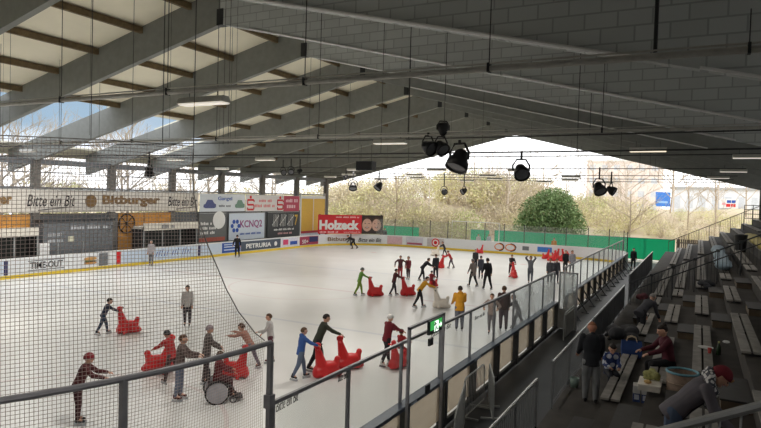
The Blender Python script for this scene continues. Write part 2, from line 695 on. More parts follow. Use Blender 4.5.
def translucent(name, col, clear):
    m = bpy.data.materials.new(name)
    m.use_nodes = True
    nt = m.node_tree
    nt.nodes.clear()
    out = nt.nodes.new('ShaderNodeOutputMaterial')
    df = nt.nodes.new('ShaderNodeBsdfDiffuse')
    df.inputs['Color'].default_value = col + (1,)
    tl = nt.nodes.new('ShaderNodeBsdfTranslucent')
    tl.inputs['Color'].default_value = col + (1,)
    tr = nt.nodes.new('ShaderNodeBsdfTransparent')
    tr.inputs['Color'].default_value = (0.9, 0.88, 0.84, 1)
    a = nt.nodes.new('ShaderNodeMixShader')
    a.inputs['Fac'].default_value = 0.6
    b = nt.nodes.new('ShaderNodeMixShader')
    nz = nt.nodes.new('ShaderNodeTexNoise')
    nz.inputs['Scale'].default_value = 3
    mr = nt.nodes.new('ShaderNodeMapRange')
    mr.inputs['To Min'].default_value = clear - 0.08
    mr.inputs['To Max'].default_value = clear + 0.08
    nt.links.new(nz.outputs['Fac'], mr.inputs['Value'])
    nt.links.new(mr.outputs[0], b.inputs['Fac'])
    nt.links.new(df.outputs[0], a.inputs[1])
    nt.links.new(tl.outputs[0], a.inputs[2])
    nt.links.new(a.outputs[0], b.inputs[1])
    nt.links.new(tr.outputs[0], b.inputs[2])
    nt.links.new(b.outputs[0], out.inputs['Surface'])
    return m


LB = thing('rink_boards', 'white rink boards covered in adverts along the left side wall', 'rink boards', (RX0, 30, 0))


def child(mb_or_obj, par, smooth=False):
    mb_or_obj.parent = par
    mb_or_obj.matrix_parent_inverse = Matrix.Translation(-par.location)
    return mb_or_obj


left_line = [(RX0, 5.0), (RX0, 20), (RX0, 40), (RX0, 49.5)]
child(wall_poly(left_line, 0.0, 1.15, 0.12, -1).build('board_panel', M_BOARD), LB)
child(wall_poly(left_line, 0.0, 0.2, -0.02, -1).build('kick_plate', M_YELLOW), LB)
child(wall_poly(left_line, 1.15, 1.2, 0.14, -1).build('capping_rail', M_WHITE), LB)


def advert(par, pa, pb, z0, z1, col, nrm, name='advert', label=None):
    """flat panel between two plan points, 1 cm proud of the board"""
    a, b = Vector((pa[0], pa[1], 0)), Vector((pb[0], pb[1], 0))
    n = Vector(nrm).normalized() * 0.012
    mb = MB()
    mb.poly([(a.x + n.x, a.y + n.y, z0), (b.x + n.x, b.y + n.y, z0), (b.x + n.x, b.y + n.y, z1), (a.x + n.x, a.y + n.y, z1)], tuple(-n * 0.8))
    o = child(mb.build(name, col), par)
    if label:
        o['label'] = label
    return o


def ly(px, py=245, x=RX0):
    return on_x(px, py, x).y


def ladv(p0, p1, c, label=None, z0=0.24, z1=1.1, lift=0.0):
    return advert(LB, (RX0 + lift, ly(p0)), (RX0 + lift, ly(p1)), z0, z1, c, (1, 0, 0), label=label)


def ltext(par, s, p0, p1, z, h, m, x=RX0, py=245, bold=0.01, shear=0.0):
    y0, y1 = ly(p0, py, x), ly(p1, py, x)
    o = text(s, 1, m, (x + 0.016, y0, z), (0, 1, 0), bold=bold, width=y1 - y0, height=h, depth=0.004, shear=shear)
    o.name = 'lettering'
    o.parent = par
    q = par
    off = Vector((0, 0, 0))
    while q is not None:
        off += q.location
        q = q.parent if q.parent and not q.parent.get('keepp') else None
    o.matrix_parent_inverse = Matrix.Identity(4)
    o.matrix_parent_inverse = par_world(par).inverted()
    return o


def par_world(o):
    if o.parent is None:
        return Matrix.Translation(o.location) @ Matrix.Rotation(o.rotation_euler.z, 4, 'Z')
    return par_world(o.parent) @ o.matrix_parent_inverse @ Matrix.Translation(o.location)


M_INK = cmat(30, 30, 34, vary=0.02)
M_BLUE = cmat(44, 84, 170, vary=0.03)
M_NAVY = cmat(40, 44, 92, vary=0.03)
M_REDP = cmat(206, 40, 44, vary=0.03)
M_PALEBLUE = cmat(206, 220, 236, vary=0.03)
M_GOLD = cmat(128, 100, 64, vary=0.06)
M_GREY = cmat(112, 116, 120, vary=0.05)

ladv(-30, 3, M_PALEBLUE)
ladv(4, 8, M_NAVY, 'navy upright stripe')
a = ladv(9, 82, M_BOARD, 'white advert panel reading TIME-OUT')
ltext(a, 'TIME-OUT', 30, 63, 0.46, 0.42, M_INK, bold=0.02)
for (p0, p1, z0, z1) in ((28, 65, 0.36, 0.4), (28, 65, 0.94, 0.98)):
    o = advert(a, (RX0 + 0.01, ly(p0)), (RX0 + 0.01, ly(p1)), z0, z1, M_INK, (1, 0, 0), 'frame_line')
    o.matrix_parent_inverse = par_world(a).inverted()
# burger picture: layered rounds
b = ladv(83, 98, M_BOARD, 'white panel with a picture of a burger')
for z, h, c in ((0.42, 0.14, cmat(190, 140, 80)), (0.55, 0.08, cmat(84, 60, 44)), (0.62, 0.06, cmat(110, 140, 70)), (0.68, 0.22, cmat(196, 150, 90))):
    yc, yw = ly(90.5), (ly(97) - ly(84)) / 2
    mb = MB()
    pts = []
    for k in range(14):
        an = 2 * math.pi * k / 14
        pts.append((RX0 + 0.016, yc + yw * math.cos(an), z + h / 2 + h / 2 * (math.copysign(abs(math.sin(an)) ** 0.6, math.sin(an)))))
    o = mb.poly(pts, (0.006, 0, 0)).build('burger_layer', c)
    o.parent = b
    o.matrix_parent_inverse = par_world(b).inverted()
ladv(99, 108, M_GREY)
ladv(109, 115.5, M_BOARD)
ladv(116.5, 121, M_REDP, 'red upright stripe')
ladv(122, 148, M_PALEBLUE)
a = ladv(149, 197, M_PALEBLUE, 'pale advert panel with blue handwriting')
y0, y1 = ly(156), ly(192)
mb = MB()
for k in range(14):
    if k not in (5, 9):
        mb.beam((RX0 + 0.02, y0 + (y1 - y0) * k / 14, 0.5), (RX0 + 0.02, y0 + (y1 - y0) * (k + 0.55) / 14, 0.85 + 0.1 * (k % 3)), 0.01, 0.06)
o = mb.build('handwriting', M_BLUE, a)
o.matrix_parent_inverse = par_world(a).inverted()
ladv(198, 200.5, M_NAVY, 'navy upright stripe')
ladv(201, 221.5, M_PALEBLUE)
a = ladv(222, 240.5, M_BLUE, 'blue advert panel with pale lines')
for z in (0.45, 0.7, 0.9):
    o = advert(a, (RX0 + 0.01, ly(224)), (RX0 + 0.01, ly(238)), z, z + 0.09, M_PALEBLUE, (1, 0, 0), 'printed_line')
    o.matrix_parent_inverse = par_world(a).inverted()
a = ladv(241, 280.5, cmat(74, 84, 98, vary=0.05), 'slate advert panel reading PETRURIA')
ltext(a, 'PETRURIA', 246, 271, 0.44, 0.42, M_WHITE, bold=0.03)
o = MB().lathe([(0.22, -0.006), (0.22, 0.006)], seg=18).build('round_mark', M_WHITE, a)
o.matrix_parent_inverse = par_world(a).inverted() @ Matrix.Translation((RX0 + 0.02, ly(275.5), 0.66)) @ Matrix.Rotation(rad(90), 4, 'Y')
ladv(281.5, 298, cmat(214, 214, 226), 'pale advert panel with pink square')
a = ladv(283, 288, cmat(214, 70, 110), 'pink square', 0.45, 0.95, 0.01)
ladv(290, 297, M_BLUE, None, 0.4, 0.75, 0.01)

# ------------------------------------------------------------------ rear boards (curved corner and end)
rear_line = [(RX0, 49.5)] + corner(RX0 + RR, 52, 180, 90, 12) + [(-20, RY1), (RX1 - 4, RY1)] + corner(RX1 - 4, RY1 - 4, 90, 0, 12, 4.0)[1:] + [(RX1, 53.5)]
RB = thing('rink_boards', 'far end rink boards with white adverts and yellow kick strip', 'rink boards', (-20, RY1, 0))
child(wall_poly(rear_line, 0.0, 1.15, 0.12, -1).build('board_panel', M_BOARD), RB)
child(wall_poly(rear_line, 0.0, 0.2, -0.02, -1).build('kick_plate', M_YELLOW), RB)
child(wall_poly(rear_line, 1.15, 1.2, 0.14, -1).build('capping_rail', M_WHITE), RB)


def along(line, s):
    """plan point and direction at arc length s"""
    for p, q in zip(line, line[1:]):
        p, q = Vector(p), Vector(q)
        L = (q - p).length
        if s <= L:
            return p + (q - p) * (s / L), (q - p) / L
        s -= L
    return q, (q - p) / L


def hit(line, px, py=247):
    """arc length where the sight line through a pixel column meets the polyline"""
    d = ray(px, py)
    dd = Vector((d.x, d.y))
    s = 0
    best = None
    for p, q in zip(line, line[1:]):
        p, q = Vector(p), Vector(q)
        e = q - p
        den = dd.x * e.y - dd.y * e.x
        L = e.length
        if abs(den) > 1e-9:
            u = (dd.y * p.x - dd.x * p.y) / den
            if -0.001 <= u <= 1.001:
                t = (p.x * dd.x + p.y * dd.y) / dd.dot(dd)
                if t > 0:
                    best = s + u * L
        s += L
    return best


def radv(p0, p1, c, label=None, z0=0.24, z1=1.1, th=0.014):
    s0, s1 = hit(rear_line, p0), hit(rear_line, p1)
    n = max(1, int((s1 - s0) / 1.2))
    pts = [tuple(along(rear_line, s0 + (s1 - s0) * k / n)[0]) for k in range(n + 1)]
    o = child(wall_poly(pts, z0, z1, th, 1).build('advert', c), RB)
    if label:
        o['label'] = label
    return o


def rtext(par, s, p0, p1, z, h, m, bold=0.01, shear=0):
    s0, s1 = hit(rear_line, p0), hit(rear_line, p1)
    a, _ = along(rear_line, s0)
    b, _ = along(rear_line, s1)
    d = (b - a)
    n = Vector((d.y, -d.x, 0)).normalized() * 0.14
    o = text(s, 1, m, (a.x + n.x, a.y + n.y, z), (d.x, d.y, 0), bold=bold, width=d.length, height=h, depth=0.004, shear=shear)
    o.parent = par
    o.matrix_parent_inverse = par_world(par).inverted()
    return o


a = radv(299.5, 318, cmat(160, 60, 84), 'red and navy advert panel')
radv(309, 317.5, M_NAVY, 'navy end of the panel', 0.5, 1.05, 0.026)
rtext(a, '50+', 301, 307, 0.4, 0.4, M_WHITE)
a = radv(318.8, 383, M_BOARD, 'white corner panel reading Bitburger, Bitte ein Bit')
rtext(a, 'Bitburger', 327, 354, 0.38, 0.55, M_GOLD, bold=0.02)
rtext(a, 'Bitte ein Bit', 358, 381, 0.4, 0.42, M_INK, shear=0.3)
radv(387, 402, cmat(214, 180, 186), 'pinkish advert panel')
radv(406, 423, cmat(206, 204, 214), 'pale lilac advert panel')
radv(407, 422, cmat(170, 90, 110), 'plum stripe', 0.3, 0.5, 0.026)
a = radv(427, 444, cmat(190, 184, 184), 'grey panel with a round red mark')
for r, c, dz in ((0.46, M_REDP, 0.0), (0.33, M_WHITE, 0.012), (0.2, M_REDP, 0.024)):
    q, d = along(rear_line, hit(rear_line, 435.5))
    nn = Vector((d.y, -d.x)) * (0.025 + dz)
    o = MB().lathe([(r, -0.006), (r, 0.006)], seg=22).build('round_mark', c, a)
    o.matrix_parent_inverse = par_world(a).inverted() @ Matrix.Translation((q.x + nn.x, q.y + nn.y, 0.67)) @ Matrix.Rotation(math.atan2(d.y, d.x), 4, 'Z') @ Matrix.Rotation(rad(90), 4, 'X')
a = radv(492, 520, M_BOARD, 'white panel with two orange ovals')
for p0, p1 in ((494, 504), (504.5, 516)):
    s0, s1 = hit(rear_line, p0), hit(rear_line, p1)
    A, d = along(rear_line, s0)
    B, d = along(rear_line, s1)
    c = (A + B) / 2
    w = (B - A).length / 2
    nn = Vector((d.y, -d.x)) * 0.03
    for col, sc, st, en in ((cmat(226, 128, 52), 0.82, 0, 1), (M_INK, 1.0, -0.24, 0.24)):
        pts = []
        for k in range(21):
            an = 2 * math.pi * (st + (en - st) * k / 20)
            pts.append((c.x + nn.x + d.x * w * sc * math.cos(an), c.y + nn.y + d.y * w * sc * math.cos(an), 0.68 + 0.38 * sc * math.sin(an)))
        o = MB().path(pts[:-1] if en == 1 else pts, 0.05, 5, close=en == 1).build('oval_mark', col, a)
        o.matrix_parent_inverse = par_world(a).inverted()
radv(522.5, 529, M_GREY, 'grey printed mark', 0.5, 0.9)
radv(537.5, 552, cmat(66, 126, 206), 'blue advert panel', 0.45, 0.95)

child(wall_poly(corner(RX1 - 4, RY1 - 4, 75, 0, 10, 4.125) + [(RX1 + 0.125, 53.5)], -0.05, 1.2, 0.02, -1).build('outer_skin', cmat(84, 84, 84)), RB)
# posts and glass over the far boards
for k in range(24):
    s = 9.4 + 2.05 * k
    p, d = along(rear_line, s)
    n = Vector((-d.y, d.x)) * 0.07
    if p.x < -31.0 or (p.x > -6 and p.y < 53):
        continue
    if s < 42:
        child(MB().box((p.x + n.x - 0.035, p.y + n.y - 0.035, 1.2), (p.x + n.x + 0.035, p.y + n.y + 0.035, 3.05)).build('glass_post', M_BLACK), RB)
gl = [tuple(along(rear_line, 9.4 + 1.02 * k)[0]) for k in range(33)]
child(wall_poly(gl, 1.2, 2.95, 0.02, -1).build('glass_pane', M_FGLASS), RB)
# ------------------------------------------------------------------ long banners and what stands behind the left boards
BX = WX + 0.16


def banner(p0, p1, z0, z1, c, label, x=BX, py=200, cat='banner', rail=True):
    y0, y1 = on_x(p0, py, x).y, on_x(p1, py, x).y
    t = thing('advertising_banner', label, cat, (x, (y0 + y1) / 2, z0), 0)
    t['y0'], t['y1'] = y0, y1
    mb = MB()
    mb.box((x - 0.04, y0, z0), (x, y1, z1))
    child(mb.build('banner_sheet', c), t)
    if rail:
        child(MB().box((x - 0.05, y0, z1), (x + 0.015, y1, z1 + 0.05)).build('top_rail', M_GALV), t)
    return t


def btext(t, s, p0, p1, z, h, m, x=BX, py=200, bold=0.0, shear=0.0):
    y0, y1 = on_x(p0, py, x).y, on_x(p1, py, x).y
    o = text(s, 1, m, (x + 0.006, y0, z), (0, 1, 0), bold=bold, width=y1 - y0, height=h, depth=0.004, shear=shear)
    return child(o, t)


def bpatch(t, p0, p1, z0, z1, c, name, x=BX, py=200):
    y0, y1 = on_x(p0, py, x).y, on_x(p1, py, x).y
    return child(MB().box((x + 0.002, y0, z0), (x + 0.01, y1, z1)).build(name, c), t)


def word_bars(n, y0, y1, z, h):
    """illegible small print: a row of little upright bars grouped into words"""
    r = random.Random(n * 13 + int(y0 * 7))
    out = []
    st = (y1 - y0) / n
    for k in range(n):
        if k % 6 == 5:
            continue
        out.append((y0 + k * st, y0 + k * st + st * 0.68, z, z + h * r.uniform(0.7, 1.0)))
    return out


def words(t, n, p0, p1, z, h, m, x=BX, py=200, shear=0.0):
    y0, y1 = on_x(p0, py, x).y, on_x(p1, py, x).y
    mb = MB()
    for a, b, c, d in word_bars(n, y0, y1, z, h):
        mb.box((x + 0.004, a, c), (x + 0.012, b, d))
    return child(mb.build('small_print', m), t)


M_BANNER = cmat(212, 206, 196, vary=0.04, scale=0.8)
t = banner(-40, 198.5, 3.85, 5.32, M_BANNER, 'long beer banner reading Bitburger, Bitte ein Bit, high on the left wall')
btext(t, 'Bitburger', -40, 12, 4.2, 0.85, M_GOLD, bold=0.045)
btext(t, 'Bitte ein Bit', 27, 75, 4.25, 0.75, M_INK, bold=0.006, shear=0.25)
o = child(MB().path([(BX + 0.014, on_x(38, 205, BX).y, 4.0), (BX + 0.014, on_x(72, 200, BX).y, 4.22)], 0.025, 5).build('underline', M_INK), t)
btext(t, 'Bitburger', 102, 160, 4.2, 0.85, M_GOLD, bold=0.045)
o = child(MB().lathe([(0.45, -0.006), (0.45, 0.006)], seg=20).build('round_mark', M_GOLD), t)
o.matrix_parent_inverse = par_world(t).inverted() @ Matrix.Translation((BX + 0.014, on_x(91, 200, BX).y, 4.6)) @ Matrix.Rotation(rad(90), 4, 'Y')
btext(t, 'Bitte ein Bit', 168, 197, 4.25, 0.75, M_INK, bold=0.006, shear=0.25)
child(MB().path([(BX + 0.014, on_x(176, 205, BX).y, 4.0), (BX + 0.014, on_x(197, 200, BX).y, 4.22)], 0.025, 5).build('underline', M_INK), t)

t = banner(200, 245, 3.75, 5.28, cmat(214, 220, 226, vary=0.03), 'pale banner reading Gangel with two small cars, right of the beer banner')
btext(t, 'Gangel', 218, 232, 4.65, 0.42, M_BLUE, bold=0.01)
words(t, 10, 219, 231, 4.15, 0.2, M_GREY)


def car_picture(t, p0, p1, c):
    y0, y1 = on_x(p0, 204, BX).y, on_x(p1, 204, BX).y
    w = y1 - y0
    prof = ((0, 0.1), (0, 0.35), (0.15, 0.45), (0.3, 0.85), (0.7, 0.85), (0.85, 0.5), (1, 0.4), (1, 0.1), (0.85, 0), (0.15, 0))
    child(MB().poly([(BX + 0.004, y0 + a * w, 4.05 + b * 0.85) for a, b in prof], (0.008, 0, 0)).build('car_picture', c), t)


car_picture(t, 203.5, 216, cmat(84, 92, 140))
car_picture(t, 235, 244.5, cmat(110, 140, 124))


def savings_s(t, pc, z, h):
    y = on_x(pc, 203, BX).y
    w = h * 0.36
    pts = [(w, 0.78), (w, 1.0), (-w, 1.0), (-w, 0.5), (w, 0.5), (w, 0.0), (-w, 0.0), (-w, 0.22)]
    mb = MB()
    for (a, b), (c, d) in zip(pts, pts[1:]):
        mb.beam((BX + 0.015, y + a, z + b * h * 0.72), (BX + 0.015, y + c, z + d * h * 0.72), 0.02, 0.17)
    child(mb.build('bank_mark', M_REDP), t)
    o = child(MB().lathe([(0.15, -0.006), (0.15, 0.006)], seg=14).build('bank_mark', M_REDP), t)
    o.matrix_parent_inverse = par_world(t).inverted() @ Matrix.Translation((BX + 0.02, y, z + h * 0.93)) @ Matrix.Rotation(rad(90), 4, 'Y')


t = banner(246, 283.5, 3.72, 5.26, cmat(222, 218, 216, vary=0.03), 'white savings bank banner with red S marks at both ends')
savings_s(t, 250.5, 3.9, 1.25)
savings_s(t, 280, 3.9, 1.25)
words(t, 9, 259, 272, 4.6, 0.3, cmat(220, 130, 130))
words(t, 14, 255, 275, 4.1, 0.3, cmat(220, 130, 130))
t = banner(284, 299.5, 3.68, 5.24, cmat(186, 74, 96, vary=0.04), 'crimson banner with pale script at the end of the row')
words(t, 9, 286, 298, 4.6, 0.36, cmat(236, 200, 206), shear=0.3)
words(t, 4, 287, 296, 4.0, 0.4, cmat(236, 200, 206), shear=0.3)

# lower banners hung on the side wall
def low(p0, p1, za, zb_, c, label):
    return banner(p0, p1, za, zb_, c, label, x=BX, py=225)


t = low(199, 226, 1.1, 3.58, cmat(104, 106, 106, vary=0.06), 'dark grey banner with white lines and a white disc, left of the blue logo banner')
for k, z in enumerate((2.6, 2.2, 1.8)):
    words(t, (7, 13, 9)[k], 200.5, (212, 219, 215)[k], z, 0.26, M_WHITE, py=225)
o = child(MB().lathe([(0.78, -0.006), (0.78, 0.006)], seg=24).build('white_disc', M_WHITE), t)
o.matrix_parent_inverse = par_world(t).inverted() @ Matrix.Translation((BX + 0.012, on_x(219, 225, BX).y, 3.0)) @ Matrix.Rotation(rad(90), 4, 'Y')
bpatch(t, 199.3, 225, 1.15, 1.5, cmat(170, 90, 76), 'red_strip', py=225)
t = low(229, 264.5, 1.1, 3.55, cmat(204, 214, 226, vary=0.03), 'pale blue banner reading KCNQ2')
btext(t, 'KCNQ2', 240, 262, 2.1, 0.8, cmat(150, 80, 130), py=225, bold=0.02)
words(t, 24, 240, 262, 1.55, 0.2, M_BLUE, py=225)
for k in range(6):
    an = k * math.pi / 3
    y = on_x(235.5, 225, BX).y
    o = child(MB().lathe([(0.2, -0.006), (0.2, 0.006)], seg=10).build('round_mark', M_BLUE), t)
    o.matrix_parent_inverse = par_world(t).inverted() @ Matrix.Translation((BX + 0.014, y + 0.45 * math.cos(an), 2.4 + 0.45 * math.sin(an))) @ Matrix.Rotation(rad(90), 4, 'Y')
t = low(267.5, 298.8, 1.05, 3.58, cmat(66, 68, 70, vary=0.06), 'charcoal banner with tally strokes, last before the yellow panels')
for g in range(3):
    p = 273 + g * 7.5
    for k in range(4):
        y = on_x(p + k * 1.4, 225, BX).y
        child(MB().beam((BX + 0.012, y, 2.15), (BX + 0.012, y + 0.1, 3.4), 0.015, 0.07).build('tally_stroke', M_WHITE), t)
    ya, yb = on_x(p - 1, 225, BX).y, on_x(p + 5.5, 225, BX).y
    child(MB().beam((BX + 0.02, ya, 2.3), (BX + 0.02, yb, 3.25), 0.015, 0.07).build('tally_stroke', M_WHITE), t)
btext(t, '7', 294.5, 297.5, 2.2, 1.1, cmat(210, 170, 70), py=225, bold=0.02)
words(t, 27, 274, 294, 1.75, 0.2, M_WHITE, py=225)
words(t, 15, 278, 292, 1.35, 0.2, cmat(220, 170, 170), py=225)

# yellow panels in a white frame
t = thing('yellow_panel_door', 'white framed double panel in bright yellow behind the rink corner', 'door', (WX, 56, 0))
ya, yb, ym = 53.4, 58.0, 55.7
child(MB().box((WX - 0.1, ya, 1.5), (WX, ym - 0.05, 5.0)).build('door_leaf', cmat(228, 184, 78, vary=0.05)), t)
child(MB().box((WX - 0.1, ym + 0.05, 1.5), (WX, yb, 5.0)).build('door_leaf', cmat(232, 190, 90, vary=0.05)), t)
child(MB().box((WX - 0.12, ya - 0.15, 0), (WX + 0.03, ya, 5.6)).box((WX - 0.12, yb, 0), (WX + 0.03, yb + 0.15, 5.6)).box((WX - 0.12, ya, 5.0), (WX + 0.03, yb, 5.3)).box((WX - 0.12, ym - 0.05, 1.5), (WX + 0.02, ym + 0.05, 5.0)).build('door_frame', M_WHITE), t)
child(MB().box((WX - 0.12, ya, 1.25), (WX + 0.02, yb, 1.5)).build('red_sill', cmat(190, 62, 70)), t)
child(MB().box((WX - 0.12, ya, 0), (WX + 0.02, yb, 1.25)).build('lower_panel', cmat(206, 214, 226)), t)

# Holzeck hoarding above the corner boards
hp = [Vector(tuple(along(rear_line, hit(rear_line, p))[0]) + (0,)) for p in (319, 383.5)]
d = (hp[1] - hp[0]).normalized()
n = Vector((d.y, -d.x, 0))
back = -n * 0.35
t = thing('hoarding', 'red and black hoarding reading Holzeck with two laughing faces', 'hoarding', hp[0] + back + Vector((0, 0, 1.25)))
L = (hp[1] - hp[0]).length


def hpan(u0, u1, z0, z1, c, name, lift=0.0, th=0.05):
    a = hp[0] + back + d * (u0 * L) + n * lift
    b = hp[0] + back + d * (u1 * L) + n * lift
    mb = MB()
    mb.poly([(a.x, a.y, z0), (b.x, b.y, z0), (b.x, b.y, z1), (a.x, a.y, z1)], tuple(-n * th))
    o = child(mb.build(name, c), t)
    return o


hz0, hz1 = 1.3, 3.35
hpan(-0.01, 0.66, hz0, hz1, cmat(208, 44, 52, vary=0.04), 'red_panel')
hpan(0.66, 1.0, hz0, hz1, cmat(50, 40, 36, vary=0.1), 'dark_panel')


def htext(s, u0, u1, z, h, m, bold=0.0):
    a = hp[0] + back + d * (u0 * L) + n * 0.006
    o = text(s, 1, m, (a.x, a.y, z), (d.x, d.y, 0), bold=bold, width=(u1 - u0) * L, height=h, depth=0.006)
    return child(o, t)


def hwords(n, u0, u1, z, h, m, bold=0):
    mb = MB()
    for a, b, c, e in word_bars(n, u0 * L, u1 * L, z, h):
        p = hp[0] + back + d * a + n_ * 0.004
        q = hp[0] + back + d * b + n_ * 0.004
        mb.poly([(p.x, p.y, c), (q.x, q.y, c), (q.x, q.y, e), (p.x, p.y, e)], tuple(n_ * 0.008))
    return child(mb.build('small_print', m), t)


n_ = n
htext('Holzeck', 0.01, 0.62, 1.72, 1.05, M_WHITE, 0.05)
hwords(20, 0.26, 0.62, 3.02, 0.18, cmat(236, 190, 190), 0.01)
hwords(14, 0.02, 0.3, 1.4, 0.18, cmat(236, 200, 200), 0.01)
htext('www.holzeck.de', 0.38, 0.64, 1.4, 0.17, cmat(236, 200, 200))
for u, hr in ((0.745, 0.42), (0.895, 0.4)):
    c = hp[0] + back + d * (u * L)
    R3 = Matrix((d, n, Vector((0, 0, 1)))).transposed()
    rot = Matrix.Rotation(math.atan2(d.y, d.x), 3, 'Z')
    w = hr * L / 10.0 * 2.15

    def disc(rx, rz_, dz, du, lift, col, name):
        pts = []
        for k in range(22):
            an = 2 * math.pi * k / 22
            p = c + d * (du * w + rx * w * math.cos(an)) + n * lift
            pts.append((p.x, p.y, 2.3 + dz * w + rz_ * w * math.sin(an)))
        child(MB().poly(pts, tuple(n * 0.005)).build(name, col), t)
    disc(1.0, 1.2, 0.12, 0, 0.004, cmat(70, 48, 36), 'printed_hair')
    disc(0.85, 1.05, -0.05, 0, 0.012, cmat(204, 164, 146), 'printed_face')
    disc(0.1, 0.07, 0.2, -0.33, 0.02, M_INK, 'printed_eye')
    disc(0.1, 0.07, 0.2, 0.33, 0.02, M_INK, 'printed_eye')
    disc(0.32, 0.14, -0.45, 0, 0.02, cmat(120, 40, 40), 'printed_mouth')
    disc(0.24, 0.05, -0.4, 0, 0.027, M_WHITE, 'printed_teeth')
for u in (0.02, 0.5, 0.98):
    p = hp[0] + back - n * 0.1 + d * (u * L)
    child(MB().box((p.x - 0.05, p.y - 0.05, 0), (p.x + 0.05, p.y + 0.05, 3.4)).build('sign_post', M_DARKSTEEL), t)

# team benches: open fronted shelters with a pale roof edge
def shelter(p0, p1, label, hue):
    y0, y1 = on_x(p0, 240, -36.5).y, on_x(p1, 240, -36.5).y
    t = thing('team_shelter', label, 'shelter', (-36.9, (y0 + y1) / 2, 0))
    child(MB().box((-37.5, y0, -0.13), (-37.42, y1, 2.55)).build('back_panel', cmat(52, 56, 54, vary=0.15)), t)
    child(MB().box((-37.52, y0, 2.55), (-36.3, y1, 2.75)).box((-36.42, y0, 2.45), (-36.28, y1, 3.0)).build('roof', cmat(214, 208, 196)), t)
    for k in range(4):
        y = y0 + (y1 - y0) * (k + 0.02) / 3.06
        child(MB().box((-36.45, y, -0.13), (-36.38, y + 0.07, 2.55)).build('front_post', M_GALV), t)
    child(MB().box((-37.4, y0 + 0.1, 0.5), (-36.95, y1 - 0.1, 0.58)).build('bench_board', hue), t)
    for y in (y0 + 0.2, (y0 + y1) / 2, y1 - 0.3):
        child(MB().box((-37.35, y, -0.13), (-37.0, y + 0.07, 0.5)).build('bench_leg', M_DARKSTEEL), t)
    child(MB().box((-37.5, y0 - 0.03, -0.13), (-36.4, y0 + 0.02, 2.55)).build('side_panel', M_DARKSTEEL), t)
    child(MB().box((-37.5, y1 - 0.02, -0.13), (-36.4, y1 + 0.03, 2.55)).build('side_panel', M_DARKSTEEL), t)
    words(t, 9, p0 + 20, p0 + 33, 2.6, 0.28, M_GREY, x=-36.28, py=225)
    return t


shelter(-40, 37, 'dark open team shelter with pale roof edge at the far left', cmat(90, 70, 50))
shelter(142, 196, 'dark open team shelter with pale roof edge left of the dark grey banner', cmat(90, 70, 50))

# scorer's kiosk between the shelters: slate panel with chalk writing
t = thing('scorer_kiosk', 'slate grey scorer kiosk with chalk writing between the two shelters', 'kiosk', (-37, 26, 0))
x = -36.7
y0, y1 = on_x(43, 230, x).y, on_x(113, 230, x).y
child(MB().box((-37.5, y0, -0.13), (x, y1, 3.3)).build('kiosk_wall', cmat(104, 108, 112, vary=0.08)), t)
child(MB().box((-37.5, y0 - 0.1, 3.3), (x + 0.1, y1 + 0.1, 3.42)).build('kiosk_roof', M_DARKSTEEL), t)
for s, p0, p1, z, h in ((9, 48, 62, 2.35, 0.22), (10, 48, 63, 1.95, 0.2), (14, 71, 108, 2.75, 0.26)):
    words(t, s, p0, p1, z, h, cmat(190, 192, 196), x=x, py=230)
child(MB().box((x, on_x(68, 230, x).y, 1.95), (x + 0.02, on_x(74, 230, x).y, 2.3)).build('lit_notice', cmat(216, 214, 190)), t)
for p in (58, 83):
    yy = on_x(p, 230, x).y
    child(MB().box((x, yy - 0.03, -0.13), (x + 0.03, yy + 0.03, 1.9)).build('joint_strip', M_GALV), t)
t2 = thing('cabinet', 'narrow white cabinet beside the scorer kiosk', 'cabinet', (-36.6, on_x(41.5, 240, -36.6).y, 0.0))
yy = on_x(42, 240, -36.6).y
child(MB().box((-36.65, yy - 0.3, -0.13), (-36.3, yy + 0.3, 1.95)).build('cabinet_body', M_WHITE), t2)
child(MB().box((-36.3, yy - 0.26, 0.1), (-36.285, yy + 0.26, 1.9)).build('cabinet_door', cmat(216, 216, 216)), t2)

# orange timber cladding on the wall
for k, (p0, p1, z0, z1, lab) in enumerate(((-30, 30, 2.9, 3.72, 'orange timber wall panel above the far left shelter'), (118, 143, 0.6, 3.72, 'orange timber wall panel right of the scorer kiosk'), (144, 172, 2.9, 3.72, 'orange timber wall panel above the right shelter'))):
    o = MB().box((WX, on_x(p0, 220, WX).y, z0), (WX + 0.05, on_x(p1, 220, WX).y, z1)).build('timber_wall_panel', cmat(196, 140, 70, vary=0.15, scale=3))
    tag(o, lab, 'wall panel', 'orange wall panels')
# basket hoop-like dark emblem on the orange panel
t = [o for o in bpy.data.objects if o.get('label') == 'orange timber wall panel right of the scorer kiosk'][0]
yy = on_x(126, 222, WX).y
pts = [(WX + 0.1, yy + 0.7 * math.cos(a), 2.95 + 0.7 * math.sin(a)) for a in [2 * math.pi * k / 20 for k in range(20)]]
o = MB().path(pts, 0.05, 6, close=True).build('emblem_rim', M_BLACK)
o.parent = t
o['label'] = 'dark round emblem with spokes'
for k in range(4):
    a = math.pi * k / 4
    MB().tube((WX + 0.1, yy + 0.7 * math.cos(a), 2.95 + 0.7 * math.sin(a)), (WX + 0.1, yy - 0.7 * math.cos(a), 2.95 - 0.7 * math.sin(a)), 0.03, seg=5).build('emblem_spoke', M_BLACK, t)
# ------------------------------------------------------------------ right-hand boards with glass
M_LEDGE = cmat(74, 82, 96, rough=0.4)
M_RPANEL = translucent('board panel', srgb(206, 196, 180), 0.45)
M_POST = cmat(152, 152, 156, rough=0.45, metal=0.1)
M_LPOST = cmat(66, 70, 74, rough=0.5)
PY = [7.17 + 2.2 * k for k in range(22)]


